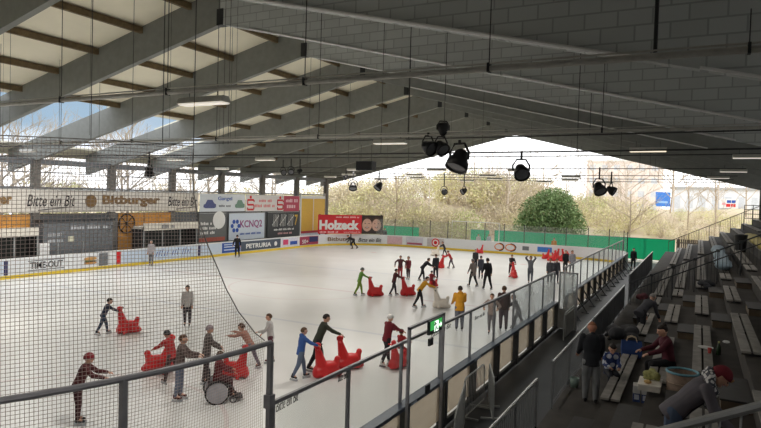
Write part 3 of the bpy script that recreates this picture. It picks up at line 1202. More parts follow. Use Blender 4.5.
def right_run(label, i0, i1, braces, brand):
    t = thing('rink_boards', label, 'rink boards', (RX1, (PY[i0] + PY[i1]) / 2, 0))
    ya, yb = PY[i0], PY[i1]
    child(MB().box((RX1 - 0.04, ya, 1.1), (RX1 + 0.2, yb, 1.18)).build('capping_rail', M_LEDGE), t)
    child(MB().box((RX1 + 0.12, ya, 0.0), (RX1 + 0.2, yb, 0.14)).build('bottom_rail', M_LPOST), t)
    child(MB().box((RX1 - 0.02, ya, 2.44), (RX1 + 0.035, yb, 2.5)).build('top_rail', M_POST), t)
    for i in range(i0, i1 + 1):
        y = PY[i]
        child(MB().box((RX1 - 0.02, y - 0.03, 1.18), (RX1 + 0.04, y + 0.03, 2.5)).build('glass_post', M_POST), t)
        child(MB().box((RX1 + 0.0, y - 0.08, 0.0), (RX1 + 0.22, y + 0.08, 1.1)).build('board_post', M_LPOST), t)
        if braces:
            child(MB().beam((RX1 + 0.2, y, 0.85), (RX1 + 0.75, y, 0.07), 0.06, 0.06).box((RX1 + 0.5, y - 0.08, 0.03), (RX1 + 0.85, y + 0.08, 0.07)).build('brace', M_LPOST), t)
        if i < i1:
            child(MB().box((RX1, y + 0.08, 0.14), (RX1 + 0.06, PY[i + 1] - 0.08, 1.1)).build('board_panel', M_RPANEL), t)
            child(MB().box((RX1 + 0.002, y + 0.03, 1.18), (RX1 + 0.016, PY[i + 1] - 0.03, 2.44)).build('glass_pane', M_RGLASS if i < 6 else M_MILKGLASS if i < 9 else M_RGLASS), t)
    return t


r1 = right_run('near right-hand boards with glass, from the net post to the glass screen', 0, 9, False, 1)
r2 = right_run('far right-hand boards with leaning steel braces beyond the glass screen', 10, 21, True, 0)


def pane_text(par, y0, y1, z0, z1, h):
    d = Vector((0, y1 - y0, z1 - z0))
    o = text('Bitte ein Bit', 1, M_INK, (RX1 + 0.022, y0, z0), d, bold=-0.012, width=d.length, height=h * 0.8, depth=0.003, shear=0.25)
    o['label'] = 'black handwritten Bitte ein Bit on the glass'
    child(o, par)


def on_board(px, py):
    p = on_x(px, py, RX1)
    return p


for (a, b, h) in (((275, 412), (297, 400), 0.2), ((337, 382), (349, 376), 0.17), ((430, 338), (450, 327), 0.15), ((474, 320), (484, 315), 0.13)):
    p, q = on_board(*a), on_board(*b)
    pane_text(r1, p.y, q.y, p.z, q.z, h)
for k, (a, b) in enumerate((((411, 397), (417, 392)), ((446, 372), (452, 368)), ((475, 352), (481, 348)))):
    p, q = on_x(*a, RX1 + 0.2), on_x(*b, RX1 + 0.2)
    child(MB().box((RX1 + 0.2, p.y, 1.12), (RX1 + 0.206, q.y, 1.16)).build('ledge_print', M_PALEBLUE), r1)

# gate frame with the emergency exit sign
gf = thing('gate_frame', 'steel gate frame standing a little taller than the right-hand glass', 'gate', (RX1, 12.280, 0))
y0, y1 = 11.4, 13.3
child(MB().box((RX1 + 0.23, y0 - 0.03, 0.02), (RX1 + 0.29, y0 + 0.03, 2.87)).build('gate_post', M_POST), gf)
child(MB().box((RX1 + 0.23, y1 - 0.03, 0.02), (RX1 + 0.29, y1 + 0.03, 2.87)).build('gate_post', M_POST), gf)
child(MB().box((RX1 + 0.23, y0 - 0.03, 2.82), (RX1 + 0.29, y1 + 0.03, 2.88)).build('gate_bar', M_POST), gf)
child(MB().box((RX1 + 0.29, 12.25, 1.25), (RX1 + 0.33, 12.45, 1.43)).build('gate_latch', M_DARKSTEEL), gf)
es = thing('exit_sign', 'lit green emergency exit sign hanging on the gate frame', 'sign', (RX1 + 0.34, 12.6, 2.55))
M_GREEN = glow('exit green', srgb(60, 170, 80), 0.9)
M_GLOWW = glow('exit white', (0.9, 1.0, 0.9), 1.6)
xs = RX1 + 0.34
child(MB().box((xs - 0.04, 12.240, 2.55), (xs + 0.02, 12.980, 2.86)).build('sign_housing', M_DARKSTEEL), es)
child(MB().box((xs + 0.02, 12.280, 2.64), (xs + 0.027, 12.940, 2.84)).build('sign_face', M_GREEN), es)
mb = MB()
mb.box((xs + 0.027, 12.500, 2.59), (xs + 0.031, 12.720, 2.82))
child(mb.build('door_mark', M_GLOWW), es)
mb = MB()
fy = 12.58
R_ = 0.03
for p, q in (((0, 0.0), (0.05, 0.09)), ((0.0, 0.0), (-0.05, -0.07)), ((-0.05, -0.07), (-0.1, -0.06)), ((0.0, 0), (0.05, -0.06)), ((0.05, -0.06), (0.05, -0.12)), ((0.05, 0.08), (0.1, 0.03)), ((0.04, 0.08), (-0.02, 0.05))):
    mb.beam((xs + 0.034, fy - p[0], 2.7 + p[1]), (xs + 0.034, fy - q[0], 2.7 + q[1]), 0.006, 0.03)
mb.ball((xs + 0.034, fy - 0.07, 2.8), (0.004, 0.022, 0.022), 8, 6)
child(mb.build('running_figure', cmat(30, 120, 60)), es)
mb = MB()
mb.beam((xs + 0.03, 12.780, 2.7), (xs + 0.03, 12.880, 2.7), 0.004, 0.04)
mb.poly([(xs + 0.028, 12.860, 2.64), (xs + 0.028, 12.920, 2.7), (xs + 0.028, 12.860, 2.76)], (0.004, 0, 0))
child(mb.build('arrow', M_GLOWW), es)
child(MB().box((xs - 0.03, 12.280, 2.3), (xs + 0.01, 12.500, 2.46)).build('sign_bracket', M_DARKSTEEL), es)

# glass screen standing across the walkway side
gs = thing('glass_screen', 'milky glass screen in a steel frame standing out from the right-hand boards', 'screen', (-5.0, 27.0, 0))
xa, xb, ys_ = RX1 + 0.25, -4.55, 26.9
child(MB().box((xa, ys_ - 0.01, 0.9), (xb, ys_ + 0.01, 2.45)).build('glass_pane', M_MILKGLASS), gs)
child(MB().box((xa, ys_ - 0.02, 0.05), (xb, ys_ + 0.02, 0.9)).build('lower_panel', cmat(150, 152, 152)), gs)
child(MB().box((xa, ys_ - 0.03, 2.45), (xb + 0.06, ys_ + 0.03, 2.51)).build('top_rail', M_POST), gs)
child(MB().box((xb, ys_ - 0.03, 0.03), (xb + 0.06, ys_ + 0.03, 2.5)).build('frame_post', M_POST), gs)
child(MB().box((xa - 0.03, ys_ - 0.03, 0.03), (xa + 0.03, ys_ + 0.03, 2.5)).build('frame_post', M_POST), gs)
gb = thing('side_gate', 'grey plate gate with a curved handrail beside the glass screen', 'gate', (-4.4, 25.8, 0.03))
child(MB().box((-4.62, 25.0, 0.1), (-4.58, 26.8, 1.0)).build('gate_plate', cmat(140, 140, 136)), gb)
child(MB().path([(-4.6, 24.7, 0.03), (-4.6, 24.7, 0.8), (-4.6, 24.8, 1.02), (-4.6, 25.0, 1.1), (-4.6, 26.8, 1.1)], 0.025, 6).build('handrail', M_GALV), gb)

# two crowd barriers meeting at a corner on the walkway
def crowd_barrier(p, q, label):
    p, q = Vector(p), Vector(q)
    t = thing('crowd_barrier', label, 'barrier', ((p.x + q.x) / 2, (p.y + q.y) / 2, 0.03))
    d = (q - p).normalized()
    L = (q - p).length
    up = Vector((0, 0, 1))
    pts = [p + up * 0.12, p + up * 0.9, p + d * 0.06 + up * 1.04, p + d * 0.16 + up * 1.1, q - d * 0.16 + up * 1.1, q - d * 0.06 + up * 1.04, q + up * 0.9, q + up * 0.12]
    child(MB().path([v + up * 0.03 for v in pts], 0.02, 6, close=True).build('outer_tube', M_GALV), t)
    mb = MB()
    n = int(L / 0.12)
    for k in range(1, n):
        c = p + d * (L * k / n)
        mb.tube(c + up * 0.15, c + up * 1.12, 0.008, seg=5)
    child(mb.build('bars', M_GALV), t)
    mb = MB()
    s = Vector((d.y, -d.x, 0))
    for c in (p + d * 0.35, q - d * 0.35):
        mb.beam(c - s * 0.28 + up * 0.05, c + s * 0.28 + up * 0.05, 0.05, 0.04)
        mb.tube(c + up * 0.05, c + up * 0.15, 0.015, seg=5)
    child(mb.build('feet', M_GALV), t)


crowd_barrier((-4.96, 14.1, 0), (-4.98, 15.8, 0), 'galvanised crowd barrier beside the boards, middle one of three on the walkway')
crowd_barrier((-4.25, 11.6, 0), (-4.88, 13.98, 0), 'galvanised crowd barrier slanting away from the boards, nearest of three on the walkway')
crowd_barrier((-4.9, 15.95, 0), (-4.3, 14.45, 0), 'short galvanised crowd barrier angled across the end of the longer one')

# ------------------------------------------------------------------ stand edge railing
M_RAIL = cmat(178, 180, 180, rough=0.3, metal=0.6)
SX = -2.6


def stand_rail(y0, y1, label, plate, zt=2.2):
    t = thing('railing', label, 'railing', (SX, (y0 + y1) / 2, 1.2))
    child(MB().tube((SX, y0, zt), (SX, y1, zt), 0.028).build('handrail', M_RAIL), t)
    child(MB().tube((SX, y0, 1.32), (SX, y1, 1.32), 0.018).build('lower_rail', M_STEEL), t)
    n = max(1, round((y1 - y0) / 1.6))
    for k in range(n + 1):
        y = y0 + (y1 - y0) * k / n
        child(MB().box((SX - 0.02, y - 0.02, 1.2), (SX + 0.02, y + 0.02, zt)).build('post', M_STEEL), t)
    mb = MB()
    if plate:
        mb.box((SX - 0.008, y0, 1.34), (SX + 0.008, y1, zt - 0.04))
        child(mb.build('infill_plate', cmat(66, 68, 70, rough=0.5)), t)
    else:
        m = int((y1 - y0) / 0.12)
        for k in range(1, m):
            y = y0 + (y1 - y0) * k / m
            mb.tube((SX, y, 1.32), (SX, y, zt), 0.007, seg=4)
        child(mb.build('bars', M_STEEL), t)


stand_rail(4.0, 11.5, 'barred railing along the stand edge, nearest stretch before the opening', False)
stand_rail(12.95, 18.4, 'barred railing along the stand edge beside the standing man', False)
stand_rail(18.5, 26.6, 'plate filled railing along the stand edge, middle stretch', True)
stand_rail(28.4, 43.0, 'plate filled railing along the stand edge, far stretch beyond the sloping divider', True, 2.45)

# ------------------------------------------------------------------ stands
M_TREAD = cmat(66, 62, 58, rough=0.85, vary=0.22, scale=2.5)
M_RISER = cmat(96, 88, 80, rough=0.85, vary=0.2, scale=2.5)
M_PLANK = cmat(140, 136, 130, rough=0.75, vary=0.22, scale=5)
M_BRACKET = cmat(60, 60, 62)


def kx(k):
    return -1.55 + 0.8 * k


def kz(k):
    return 1.2 + 0.4 * k


mb = MB()
prof = [(-2.62, -0.1), (-2.62, kz(0))]
for k in range(0, 10):
    prof += [(kx(k), kz(k)), (kx(k), kz(k + 1))]
prof += [(6.95, kz(10)), (6.95, -0.1)]
mb.poly([(x, 1.0, z) for x, z in prof], (0, 60.4, 0))
st = struct(mb.build('floor_stand', M_TREAD))

SECT = [(5.4, 10.4, 'nearest section below the viewer'), (12.7, 17.6, 'section behind the standing man'), (19.6, 23.4, 'short middle section'), (25.8, 27.7, 'short section just before the sloping divider'), (28.4, 41.5, 'long section beyond the sloping divider'), (43.5, 60.0, 'farthest section by the open end')]
ROWN = ['front row', 'second row', 'third row', 'fourth row', 'fifth row', 'sixth row', 'seventh row', 'eighth row']


def bench(k, y0, y1, label, group):
    x, z = kx(k), kz(k + 1)
    t = thing('bench', label, 'bench', (x + 0.2, (y0 + y1) / 2, z), 0, group)
    for dx in (-0.06, 0.14):
        child(MB().box((x + dx, y0, z + 0.06), (x + dx + 0.16, y1, z + 0.1)).build('plank', M_PLANK), t)
    n = max(2, int((y1 - y0) / 2.2))
    for j in range(n + 1):
        y = y0 + 0.15 + (y1 - y0 - 0.3) * j / n
        child(MB().box((x - 0.05, y - 0.03, z), (x + 0.29, y + 0.03, z + 0.06)).build('bracket', M_BRACKET), t)


for si, (y0, y1, nm) in enumerate(SECT):
    for k in range(0, 8 if si > 1 else 6):
        if si == 4 and k < 1:
            pass
        bench(k, y0 + (0.4 * (k % 2) if si < 3 else 0), y1, 'weathered two-plank bench, %s of the %s' % (ROWN[k], nm), 'benches of the %s' % nm)
# half-height step blocks in the aisles
for ai, (ya, yb, nm) in enumerate(((10.75, 12.2, 'nearest aisle'), (18.0, 19.2, 'second aisle'), (23.8, 25.4, 'third aisle'))):
    for k in range(0, 7 if ai else 5):
        t = thing('step_block', 'half-height wooden step block in the %s, %s up' % (nm, ORD[k]), 'step', (kx(k) - 0.2, (ya + yb) / 2, kz(k)), 0, 'step blocks of the %s' % nm)
        child(MB().box((kx(k) - 0.44, ya + 0.04, kz(k)), (kx(k) - 0.01, yb - 0.04, kz(k) + 0.17)).build('step_body', cmat(106, 92, 74, vary=0.15)), t)
        child(MB().box((kx(k) - 0.46, ya, kz(k) + 0.17), (kx(k) - 0.005, yb, kz(k) + 0.2)).build('step_top', cmat(60, 58, 56, vary=0.15)), t)

# sloping divider railings across the stands
def slope_rail(y, x0, x1, label, z_at, two=True, col=M_DARKSTEEL, r=0.03, knobs=True, base=True):
    t = thing('sloping_railing', label, 'railing', (x0, y, kz(0)))
    sl = 0.5
    f = lambda x: z_at + sl * (x - x0)
    child(MB().tube((x0, y, f(x0)), (x1, y, f(x1)), r).build('top_rail', col), t)
    if two:
        child(MB().tube((x0, y, f(x0) - 0.36), (x1, y, f(x1) - 0.36), r * 0.8).build('second_rail', col), t)
    k = 0
    x = x0 + 0.02
    while x < x1:
        kk = max(0, math.ceil((x + 1.55) / 0.8 - 1e-6))
        zf = kz(kk)
        child(MB().tube((x, y, zf), (x, y, f(x)), 0.022, seg=6).build('post', col), t)
        if knobs and two:
            child(MB().box((x - 0.07, y - 0.05, f(x) - 0.06), (x + 0.07, y + 0.05, f(x) + 0.05)).build('clamp', col), t)
        x += 0.8
    mb = MB()
    x = x0 + 0.15
    while x < x1:
        kk = max(0, math.ceil((x + 1.55) / 0.8 - 1e-6))
        mb.tube((x, y, kz(kk) + 0.08), (x, y, f(x)), 0.008, seg=4)
        x += 0.13
    child(mb.build('bars', M_GALV if col is M_RAIL else col), t)


slope_rail(28.0, -2.5, 5.2, 'dark double railing sloping up across the stands', 2.15)
slope_rail(60.9, -2.4, 5.4, 'thin brown railing sloping up the far end of the stands', 2.15, two=False, col=cmat(96, 88, 80), r=0.03)
slope_rail(5.0, -2.3, 4.4, 'near metal railing sloping up past the woman in the red hat', 2.83, two=False, col=M_RAIL, r=0.035)
# top landing rails by the far column
t = thing('landing_railing', 'square barred landing railing at the top of the stands by the far column', 'railing', (4.2, 58, 4.0))
for z in (4.6, 4.95, 5.3, 5.65):
    child(MB().tube((3.2, 57.2, z), (5.0, 57.2, z), 0.03, seg=6).build('rail', M_DARKSTEEL), t)
for x in (3.2, 3.8, 4.4, 5.0):
    child(MB().tube((x, 57.2, 3.5), (x, 57.2, 5.65), 0.03, seg=6).build('post', M_DARKSTEEL), t)

# ------------------------------------------------------------------ tall corner glass rail, posts and the safety net
CC = Vector((RX1 - RR, 7.1, 0))


def arc(th, z, r=RR):
    return Vector((CC.x + r * math.cos(th), CC.y - r * math.sin(th), z))


fr = thing('corner_fence', 'tall steel corner fence rail with posts in the near left foreground', 'fence', arc(0.2, 0))
TH = [0.62 * k / 16 for k in range(17)]
child(MB().path([arc(a, 3.39) for a in TH], 0.04, 8).build('top_rail', M_POST), fr)
for a in (0.0, 0.275, 0.55):
    p = arc(a, 0)
    child(MB().box((p.x - 0.035, p.y - 0.035, 0.02), (p.x + 0.035, p.y + 0.035, 3.39)).build('post', M_POST), fr)
    child(MB().box((p.x - 0.06, p.y - 0.06, 2.42), (p.x + 0.06, p.y + 0.06, 2.62)).build('post_sleeve', M_POST), fr)
child(wall_poly([tuple(arc(a, 0).xy) for a in TH], 0.0, 1.15, 0.1, 1).build('board_panel', M_RPANEL), fr)


def arc_hit(px, py):
    d = ray(px, py)
    a = d.x ** 2 + d.y ** 2
    ox, oy = -CC.x, -CC.y
    b = 2 * (d.x * ox + d.y * oy)
    c = ox * ox + oy * oy - RR * RR
    t = (-b - math.sqrt(max(0, b * b - 4 * a * c))) / (2 * a)
    p = EYE + d * t
    return math.atan2(-(p.y - CC.y), p.x - CC.x), p.z


EDGE = [arc_hit(*q) for q in ((271, 342), (258, 332), (239, 309), (227, 287), (211, 245), (203, 220), (199, 195), (198, 170), (198, 148))]


def edge_th(z):
    if z <= EDGE[0][1]:
        return 0.004
    for (a, za), (b, zb_) in zip(EDGE, EDGE[1:]):
        if za <= z <= zb_:
            return a + (b - a) * (z - za) / (zb_ - za)
    return EDGE[-1][0]


NTOP = EDGE[-1][1]
TMAX = 0.66
net = MB()
step = 0.043
zs = [1.15 + step * k for k in range(int((NTOP - 1.15) / step) + 1)]


def warp(a, z):
    """slack in the mesh"""
    return arc(a, z + 0.03 * math.sin(a * 9 + z) - 0.05 * a, RR - 0.06 + 0.05 * math.sin(z * 1.7 + a * 8))


for z in zs:
    a0 = edge_th(z)
    n = max(2, int((TMAX - a0) * 40))
    net.path([warp(a0 + (TMAX - a0) * k / n, z) for k in range(n + 1)], 0.0028, 4)
na = int(TMAX * RR / step)
for k in range(na + 1):
    a = k * step / RR + 0.004
    top = NTOP
    if a < EDGE[-1][0]:
        top = max([z for z in zs if edge_th(z) <= a] or [1.2])
    m = max(2, int((top - 1.15) / 0.2))
    if top > 1.3:
        net.path([warp(a, 1.15 + (top - 1.15) * j / m) for j in range(m + 1)], 0.0028, 4)
nt_ = net.build('safety_net', cmat(186, 172, 166, rough=0.7))
tag(nt_, 'wide mesh safety net hanging in the left foreground over the corner fence', 'net')
child_pts = [warp(edge_th(z), z) for z in zs if z >= EDGE[0][1]]
o = MB().path(child_pts, 0.008, 5).build('edge_rope', cmat(150, 146, 142))
o.parent = nt_
o = MB().path([warp(EDGE[-1][0] + (TMAX - EDGE[-1][0]) * k / 12, NTOP) for k in range(13)], 0.006, 5).build('edge_rope', cmat(150, 146, 142))
o.parent = nt_
# wires that carry the net
for px in (92, 166, 198):
    a, z = arc_hit(px, 150)
    p = warp(a, NTOP)
    o = MB().tube(p, (p.x, p.y, zb(p.x) + 1.3), 0.005, seg=4).build('hanging_wire', M_WIRE)
    tag(o, 'thin wire carrying the safety net from the roof', 'wire', 'net wires')
# ------------------------------------------------------------------ people
M_SKIN = cmat(206, 160, 136, rough=0.6, vary=0.04)
M_EYE = cmat(30, 24, 22)
M_LIP = cmat(170, 96, 88)
M_BOOT = cmat(34, 34, 38, rough=0.5)
M_BOOTW = cmat(210, 210, 206, rough=0.5)
M_BLADE = cmat(170, 174, 178, rough=0.25, metal=0.8)
HAIRS = {'dark': cmat(40, 32, 28, rough=0.7), 'brown': cmat(84, 60, 42, rough=0.7), 'blond': cmat(170, 140, 96, rough=0.7), 'grey': cmat(140, 136, 132, rough=0.7), 'ginger': cmat(150, 96, 66, rough=0.7)}


def person(label, loc, f, h, top, bot, head=('hair', 'dark'), lean=0, la=(4, 10, 14), ra=(4, 10, 14), ll=(8, 6), rl=(-8, 10),
           foot='skate', coat=0.0, near=False, hood=None, look=0, turn=0, skin=None, group=None, bulk=1.0, boots=None, tilt=0):
    skin = skin or M_SKIN
    child_ = h < 1.45
    rt = thing('person', label, 'person', loc, rad(28 + f), group)
    sole = 0.085 if foot == 'skate' else 0.0
    hr = h * (0.078 if child_ else 0.066)
    TH_, SH_ = 0.245 * h, 0.235 * h
    ak = 0.045 * h + sole
    L = rad(lean)
    up = Vector((0, math.sin(L), math.cos(L)))
    fw = Vector((0, math.cos(L), -math.sin(L)))
    sd = Vector((1, 0, 0))
    w = h * bulk

    def legdir(p):
        return Vector((0, math.sin(rad(p)), -math.cos(rad(p))))
    drop = max(TH_ * math.cos(rad(p)) + SH_ * math.cos(rad(p - k)) for p, k in (ll, rl))
    hip = Vector((0, 0, ak + drop))
    legs = []
    for s, (p, k) in ((-1, ll), (1, rl)):
        a = hip + sd * (s * 0.052 * h)
        kn = a + legdir(p) * TH_ + sd * (s * 0.008 * h)
        an = kn + legdir(p - k) * SH_
        legs.append((a, kn, an, p - k))
    chest = hip + up * (0.21 * h)
    sh = hip + up * (0.295 * h)
    neck = hip + up * (0.335 * h)
    Rh = Matrix.Rotation(rad(turn), 3, 'Z') @ Matrix.Rotation(rad(tilt), 3, 'Y') @ Matrix.Rotation(-L * 0.55 - rad(look), 3, 'X')
    hc = neck + Rh @ Vector((0, 0.1 * hr, 0.025 * h + hr * 0.95))
    arms = []
    for s, (p, ab, el) in ((-1, la), (1, ra)):
        a = sh + sd * (s * 0.098 * w)
        q = rad(ab)
        d1 = Vector((s * math.sin(q), math.cos(q) * math.sin(rad(p)), -math.cos(q) * math.cos(rad(p))))
        e = a + d1 * (0.165 * h)
        q2 = q * 0.1 - (rad(20) if el > 50 else 0)
        d2 = Vector((s * math.sin(q2), math.cos(q2) * math.sin(rad(p + el)), -math.cos(q2) * math.cos(rad(p + el))))
        wr = e + d2 * (0.145 * h)
        arms.append((a, e, wr, d2, s))

    def torso(mb, g, lo=-0.03):
        rr = ((lo, 0.092, 0.066), (0.04, 0.09, 0.064), (0.11, 0.08, 0.058), (0.2, 0.094, 0.066), (0.27, 0.1, 0.062), (0.31, 0.075, 0.05), (0.335, 0.035, 0.035))
        mb.loft([(hip + up * (u * h), sd * (a * w + g), fw * (b * w + g)) for u, a, b in rr], 16)

    def leg(mb, g, stop=1.0):
        for a, kn, an, sp in legs:
            mb.cap(a, kn, 0.056 * w + g, 0.04 * w + g)
            mb.cap(kn, kn + (an - kn) * stop, 0.04 * w + g, 0.026 * w + g)

    def arm(mb, g, stop=1.0):
        for a, e, wr, d2, s in arms:
            mb.cap(a, e, 0.034 * w + g, 0.027 * w + g)
            mb.cap(e, e + (wr - e) * stop, 0.027 * w + g, 0.019 * w + g)

    vox = 0.011 if near else 0.017
    # the body, one continuous surface with head, hands and fingers
    mb = MB()
    torso(mb, 0)
    leg(mb, 0)
    arm(mb, 0)
    mb.cap(sh, hc, 0.034 * h, 0.03 * h)
    H = lambda x, y, z: hc + Rh @ Vector((x * hr, y * hr, z * hr))
    mb.ball(hc, (hr * 0.78, hr * 0.94, hr * 1.0), 16, 12, Rh)
    mb.ball(H(0, 0.22, -0.5), (hr * 0.58, hr * 0.6, hr * 0.5), 12, 8, Rh)
    mb.cap(H(0, 0.88, 0.12), H(0, 1.06, -0.18), 0.1 * hr, 0.17 * hr, 8)
    mb.ball(H(0, 0.72, -0.78), 0.24 * hr, 8, 6)
    mb.ball(H(0, 0.72, 0.28), (hr * 0.5, hr * 0.22, hr * 0.16), 10, 6, Rh)
    for s in (-1, 1):
        mb.ball(H(s * 0.8, -0.02, -0.05), (hr * 0.12, hr * 0.2, hr * 0.3), 8, 6, Rh)
    fr_ = 0.0065 * h if not near else 0.0056 * h
    fr_ = max(fr_, vox * 0.72)
    for a, e, wr, d2, s in arms:
        perp = d2.cross(sd)
        if perp.length < 0.1:
            perp = Vector((0, 0, 1))
        perp.normalize()
        across = d2.cross(perp).normalized()
        inn = -perp if perp.z > 0 else perp
        palm = wr + d2 * (0.028 * h)
        M3 = Matrix((across, perp, d2)).transposed()
        mb.ball(palm, (0.024 * h, 0.013 * h, 0.034 * h), 10, 8, M3)
        for i, ln in enumerate((0.038, 0.044, 0.041, 0.032)):
            b = palm + d2 * (0.024 * h) + across * ((i - 1.5) * 0.0135 * h)
            m1 = b + d2 * (ln * 0.55 * h) + inn * (0.006 * h)
            m2 = m1 + (d2 * 0.5 + inn * 0.85).normalized() * (ln * 0.5 * h)
            mb.cap(b, m1, fr_, fr_ * 0.95, 6)
            mb.cap(m1, m2, fr_ * 0.95, fr_ * 0.85, 6)
        sgn = -1 if across.y < 0 else 1
        tb = palm - d2 * (0.012 * h) + across * (sgn * 0.018 * h)
        t1 = tb + (d2 * 0.6 + across * sgn * 0.7 + inn * 0.3).normalized() * (0.024 * h)
        t2 = t1 + (d2 * 0.9 + inn * 0.4).normalized() * (0.02 * h)
        mb.cap(tb, t1, fr_ * 1.2, fr_, 6)
        mb.cap(t1, t2, fr_, fr_ * 0.9, 6)
    for a, kn, an, sp in legs:
        mb.cap(an, an + Vector((0, 0.06 * h, -0.02 * h)), 0.024 * h, 0.02 * h)
    mb.fuse('body', skin, rt, vox, 2)
    for s in (-1, 1):
        MB().ball(H(s * 0.33, 0.84, 0.1), 0.1 * hr, 8, 6).build('eye', M_EYE, rt, True)
    MB().ball(H(0, 0.9, -0.46), (0.26 * hr, 0.08 * hr, 0.07 * hr), 8, 6, Rh).build('mouth', M_LIP, rt, True)
    # clothes
    vc = 0.014 if near else 0.02
    g = 0.013
    mb = MB()
    torso(mb, g + 0.008, lo=-0.06 - coat)
    arm(mb, g + 0.002, 0.97)
    if hood:
        mb.ball(neck - fw * (0.035 * h) + up * 0.0, (0.07 * h, 0.05 * h, 0.04 * h), 12, 8)
    else:
        mb.cap(sh, sh + up * (0.03 * h), 0.05 * h, 0.042 * h)
    mb.fuse('jacket', top, rt, vc, 2)
    mb = MB()
    leg(mb, g * 0.8, 0.97)
    mb.ball(hip, (0.09 * w + 0.008, 0.066 * w + 0.008, 0.07 * h), 14, 10)
    mb.fuse('trousers', bot, rt, vc, 2)
    # footwear
    for a, kn, an, sp in legs:
        low_ = an.z - ak
        toe = rad(min(40, max(-40, sp * 0.6)))
        R2 = Matrix.Rotation(toe, 3, 'X')
        B = lambda x, y, z: an + R2 @ Vector((x * h, y * h, z * h))
        mb = MB()
        mb.cap(B(0, -0.005, 0.035), B(0, -0.01, -0.012), 0.027 * h, 0.026 * h, 10)
        mb.cap(B(0, -0.012, -0.022), B(0, 0.085, -0.026), 0.023 * h, 0.02 * h, 10)
        o = mb.fuse('skate' if foot == 'skate' else 'shoe', boots or M_BOOT, rt, 0.012, 2)
        if foot == 'skate':
            mb = MB()
            mb.tbox(B(0, 0.035, -0.045) + Vector((0, 0, -0.045)), (0.012, 0.17 * h, 0.07), R2)
            mb.build('blade', M_BLADE, o)
    # hair or headgear
    kind, hcol = head
    mcol = HAIRS[hcol] if isinstance(hcol, str) else hcol
    mb = MB()
    vs = mb.ball((0, 0, 0), 1, 18, 12).last
    for v in vs:
        x, y, z = v.co
        if kind in ('hair', 'bun'):
            cut = (y > 0.1 and z < 0.42) or (z < -0.35)
            k = 1.12
        elif kind == 'long':
            cut = (y > 0.1 and z < 0.42) or z < -0.95
            k = 1.16
        elif kind == 'bald':
            cut = z < 0.1 or y > 0.3
            k = 1.03
        elif kind == 'helmet':
            cut = z < -0.05 and not (y < -0.2 and z > -0.4)
            k = 1.26
        else:
            cut = z < 0.08 and not (y < 0.1 and z > -0.3)
            k = 1.18
        if cut:
            k = 0.7
        v.co = hc + Rh @ Vector((x * hr * 0.8 * k, y * hr * 0.95 * k - (0.05 * hr if kind != 'bald' else 0), z * hr * 1.0 * k + 0.05 * hr))
    if kind == 'long':
        mb.cap(H(0, -0.6, -0.2), H(0, -0.75, -1.4), 0.55 * hr, 0.4 * hr)
    if kind == 'bun':
        mb.ball(H(0, -0.7, 0.9), 0.45 * hr)
    if kind == 'pompom':
        mb.ball(H(0, -0.1, 1.3), 0.32 * hr)
    mb.build('hair' if kind in ('hair', 'long', 'bald', 'bun') else 'helmet' if kind == 'helmet' else 'hat', mcol, rt, True)
    rt['hands'] = 0
    del rt['hands']
    P = Matrix.Translation(Vector(loc)) @ Matrix.Rotation(rad(28 + f), 4, 'Z')
    return rt, dict(hip=P @ hip, neck=P @ neck, head=P @ hc, wrist=[P @ a[2] for a in arms], up=up, local=dict(hip=hip, neck=neck, sh=sh, hc=hc, hr=hr, Rh=Rh, fw=fw, up=up, arms=arms, legs=legs))


PUSH = dict(lean=24, la=(48, 8, 18), ra=(52, 8, 16), ll=(20, 12), rl=(-14, 14))
WALK = dict(lean=3, la=(14, 9, 14), ra=(-14, 9, 14), ll=(16, 6), rl=(-14, 16))
STAND = dict(lean=2, la=(4, 9, 14), ra=(6, 9, 12), ll=(3, 4), rl=(-3, 6))
GLIDE = dict(lean=12, la=(20, 22, 30), ra=(-20, 22, 24), ll=(14, 20), rl=(-18, 16))

T = lambda r, g, b: cmat(r, g, b, rough=0.8, vary=0.1)
DK, BLK, JEANS, GREYT = T(44, 44, 48), T(28, 28, 32), T(72, 84, 104), T(120, 122, 124)
RED, MAROON, YEL, GRN, BLU = T(170, 46, 48), T(96, 30, 38), T(206, 150, 44), T(96, 140, 58), T(52, 84, 140)
GR, LG, TAN, BRN, OLIVE, PURP = T(104, 104, 106), T(190, 188, 186), T(186, 150, 128), T(74, 54, 48), T(66, 68, 56), T(76, 50, 66)


# ------------------------------------------------------------------ skating aids
M_SEAL = cmat(206, 44, 46, rough=0.4, vary=0.04)
M_PENG = cmat(226, 218, 206, rough=0.4, vary=0.04)


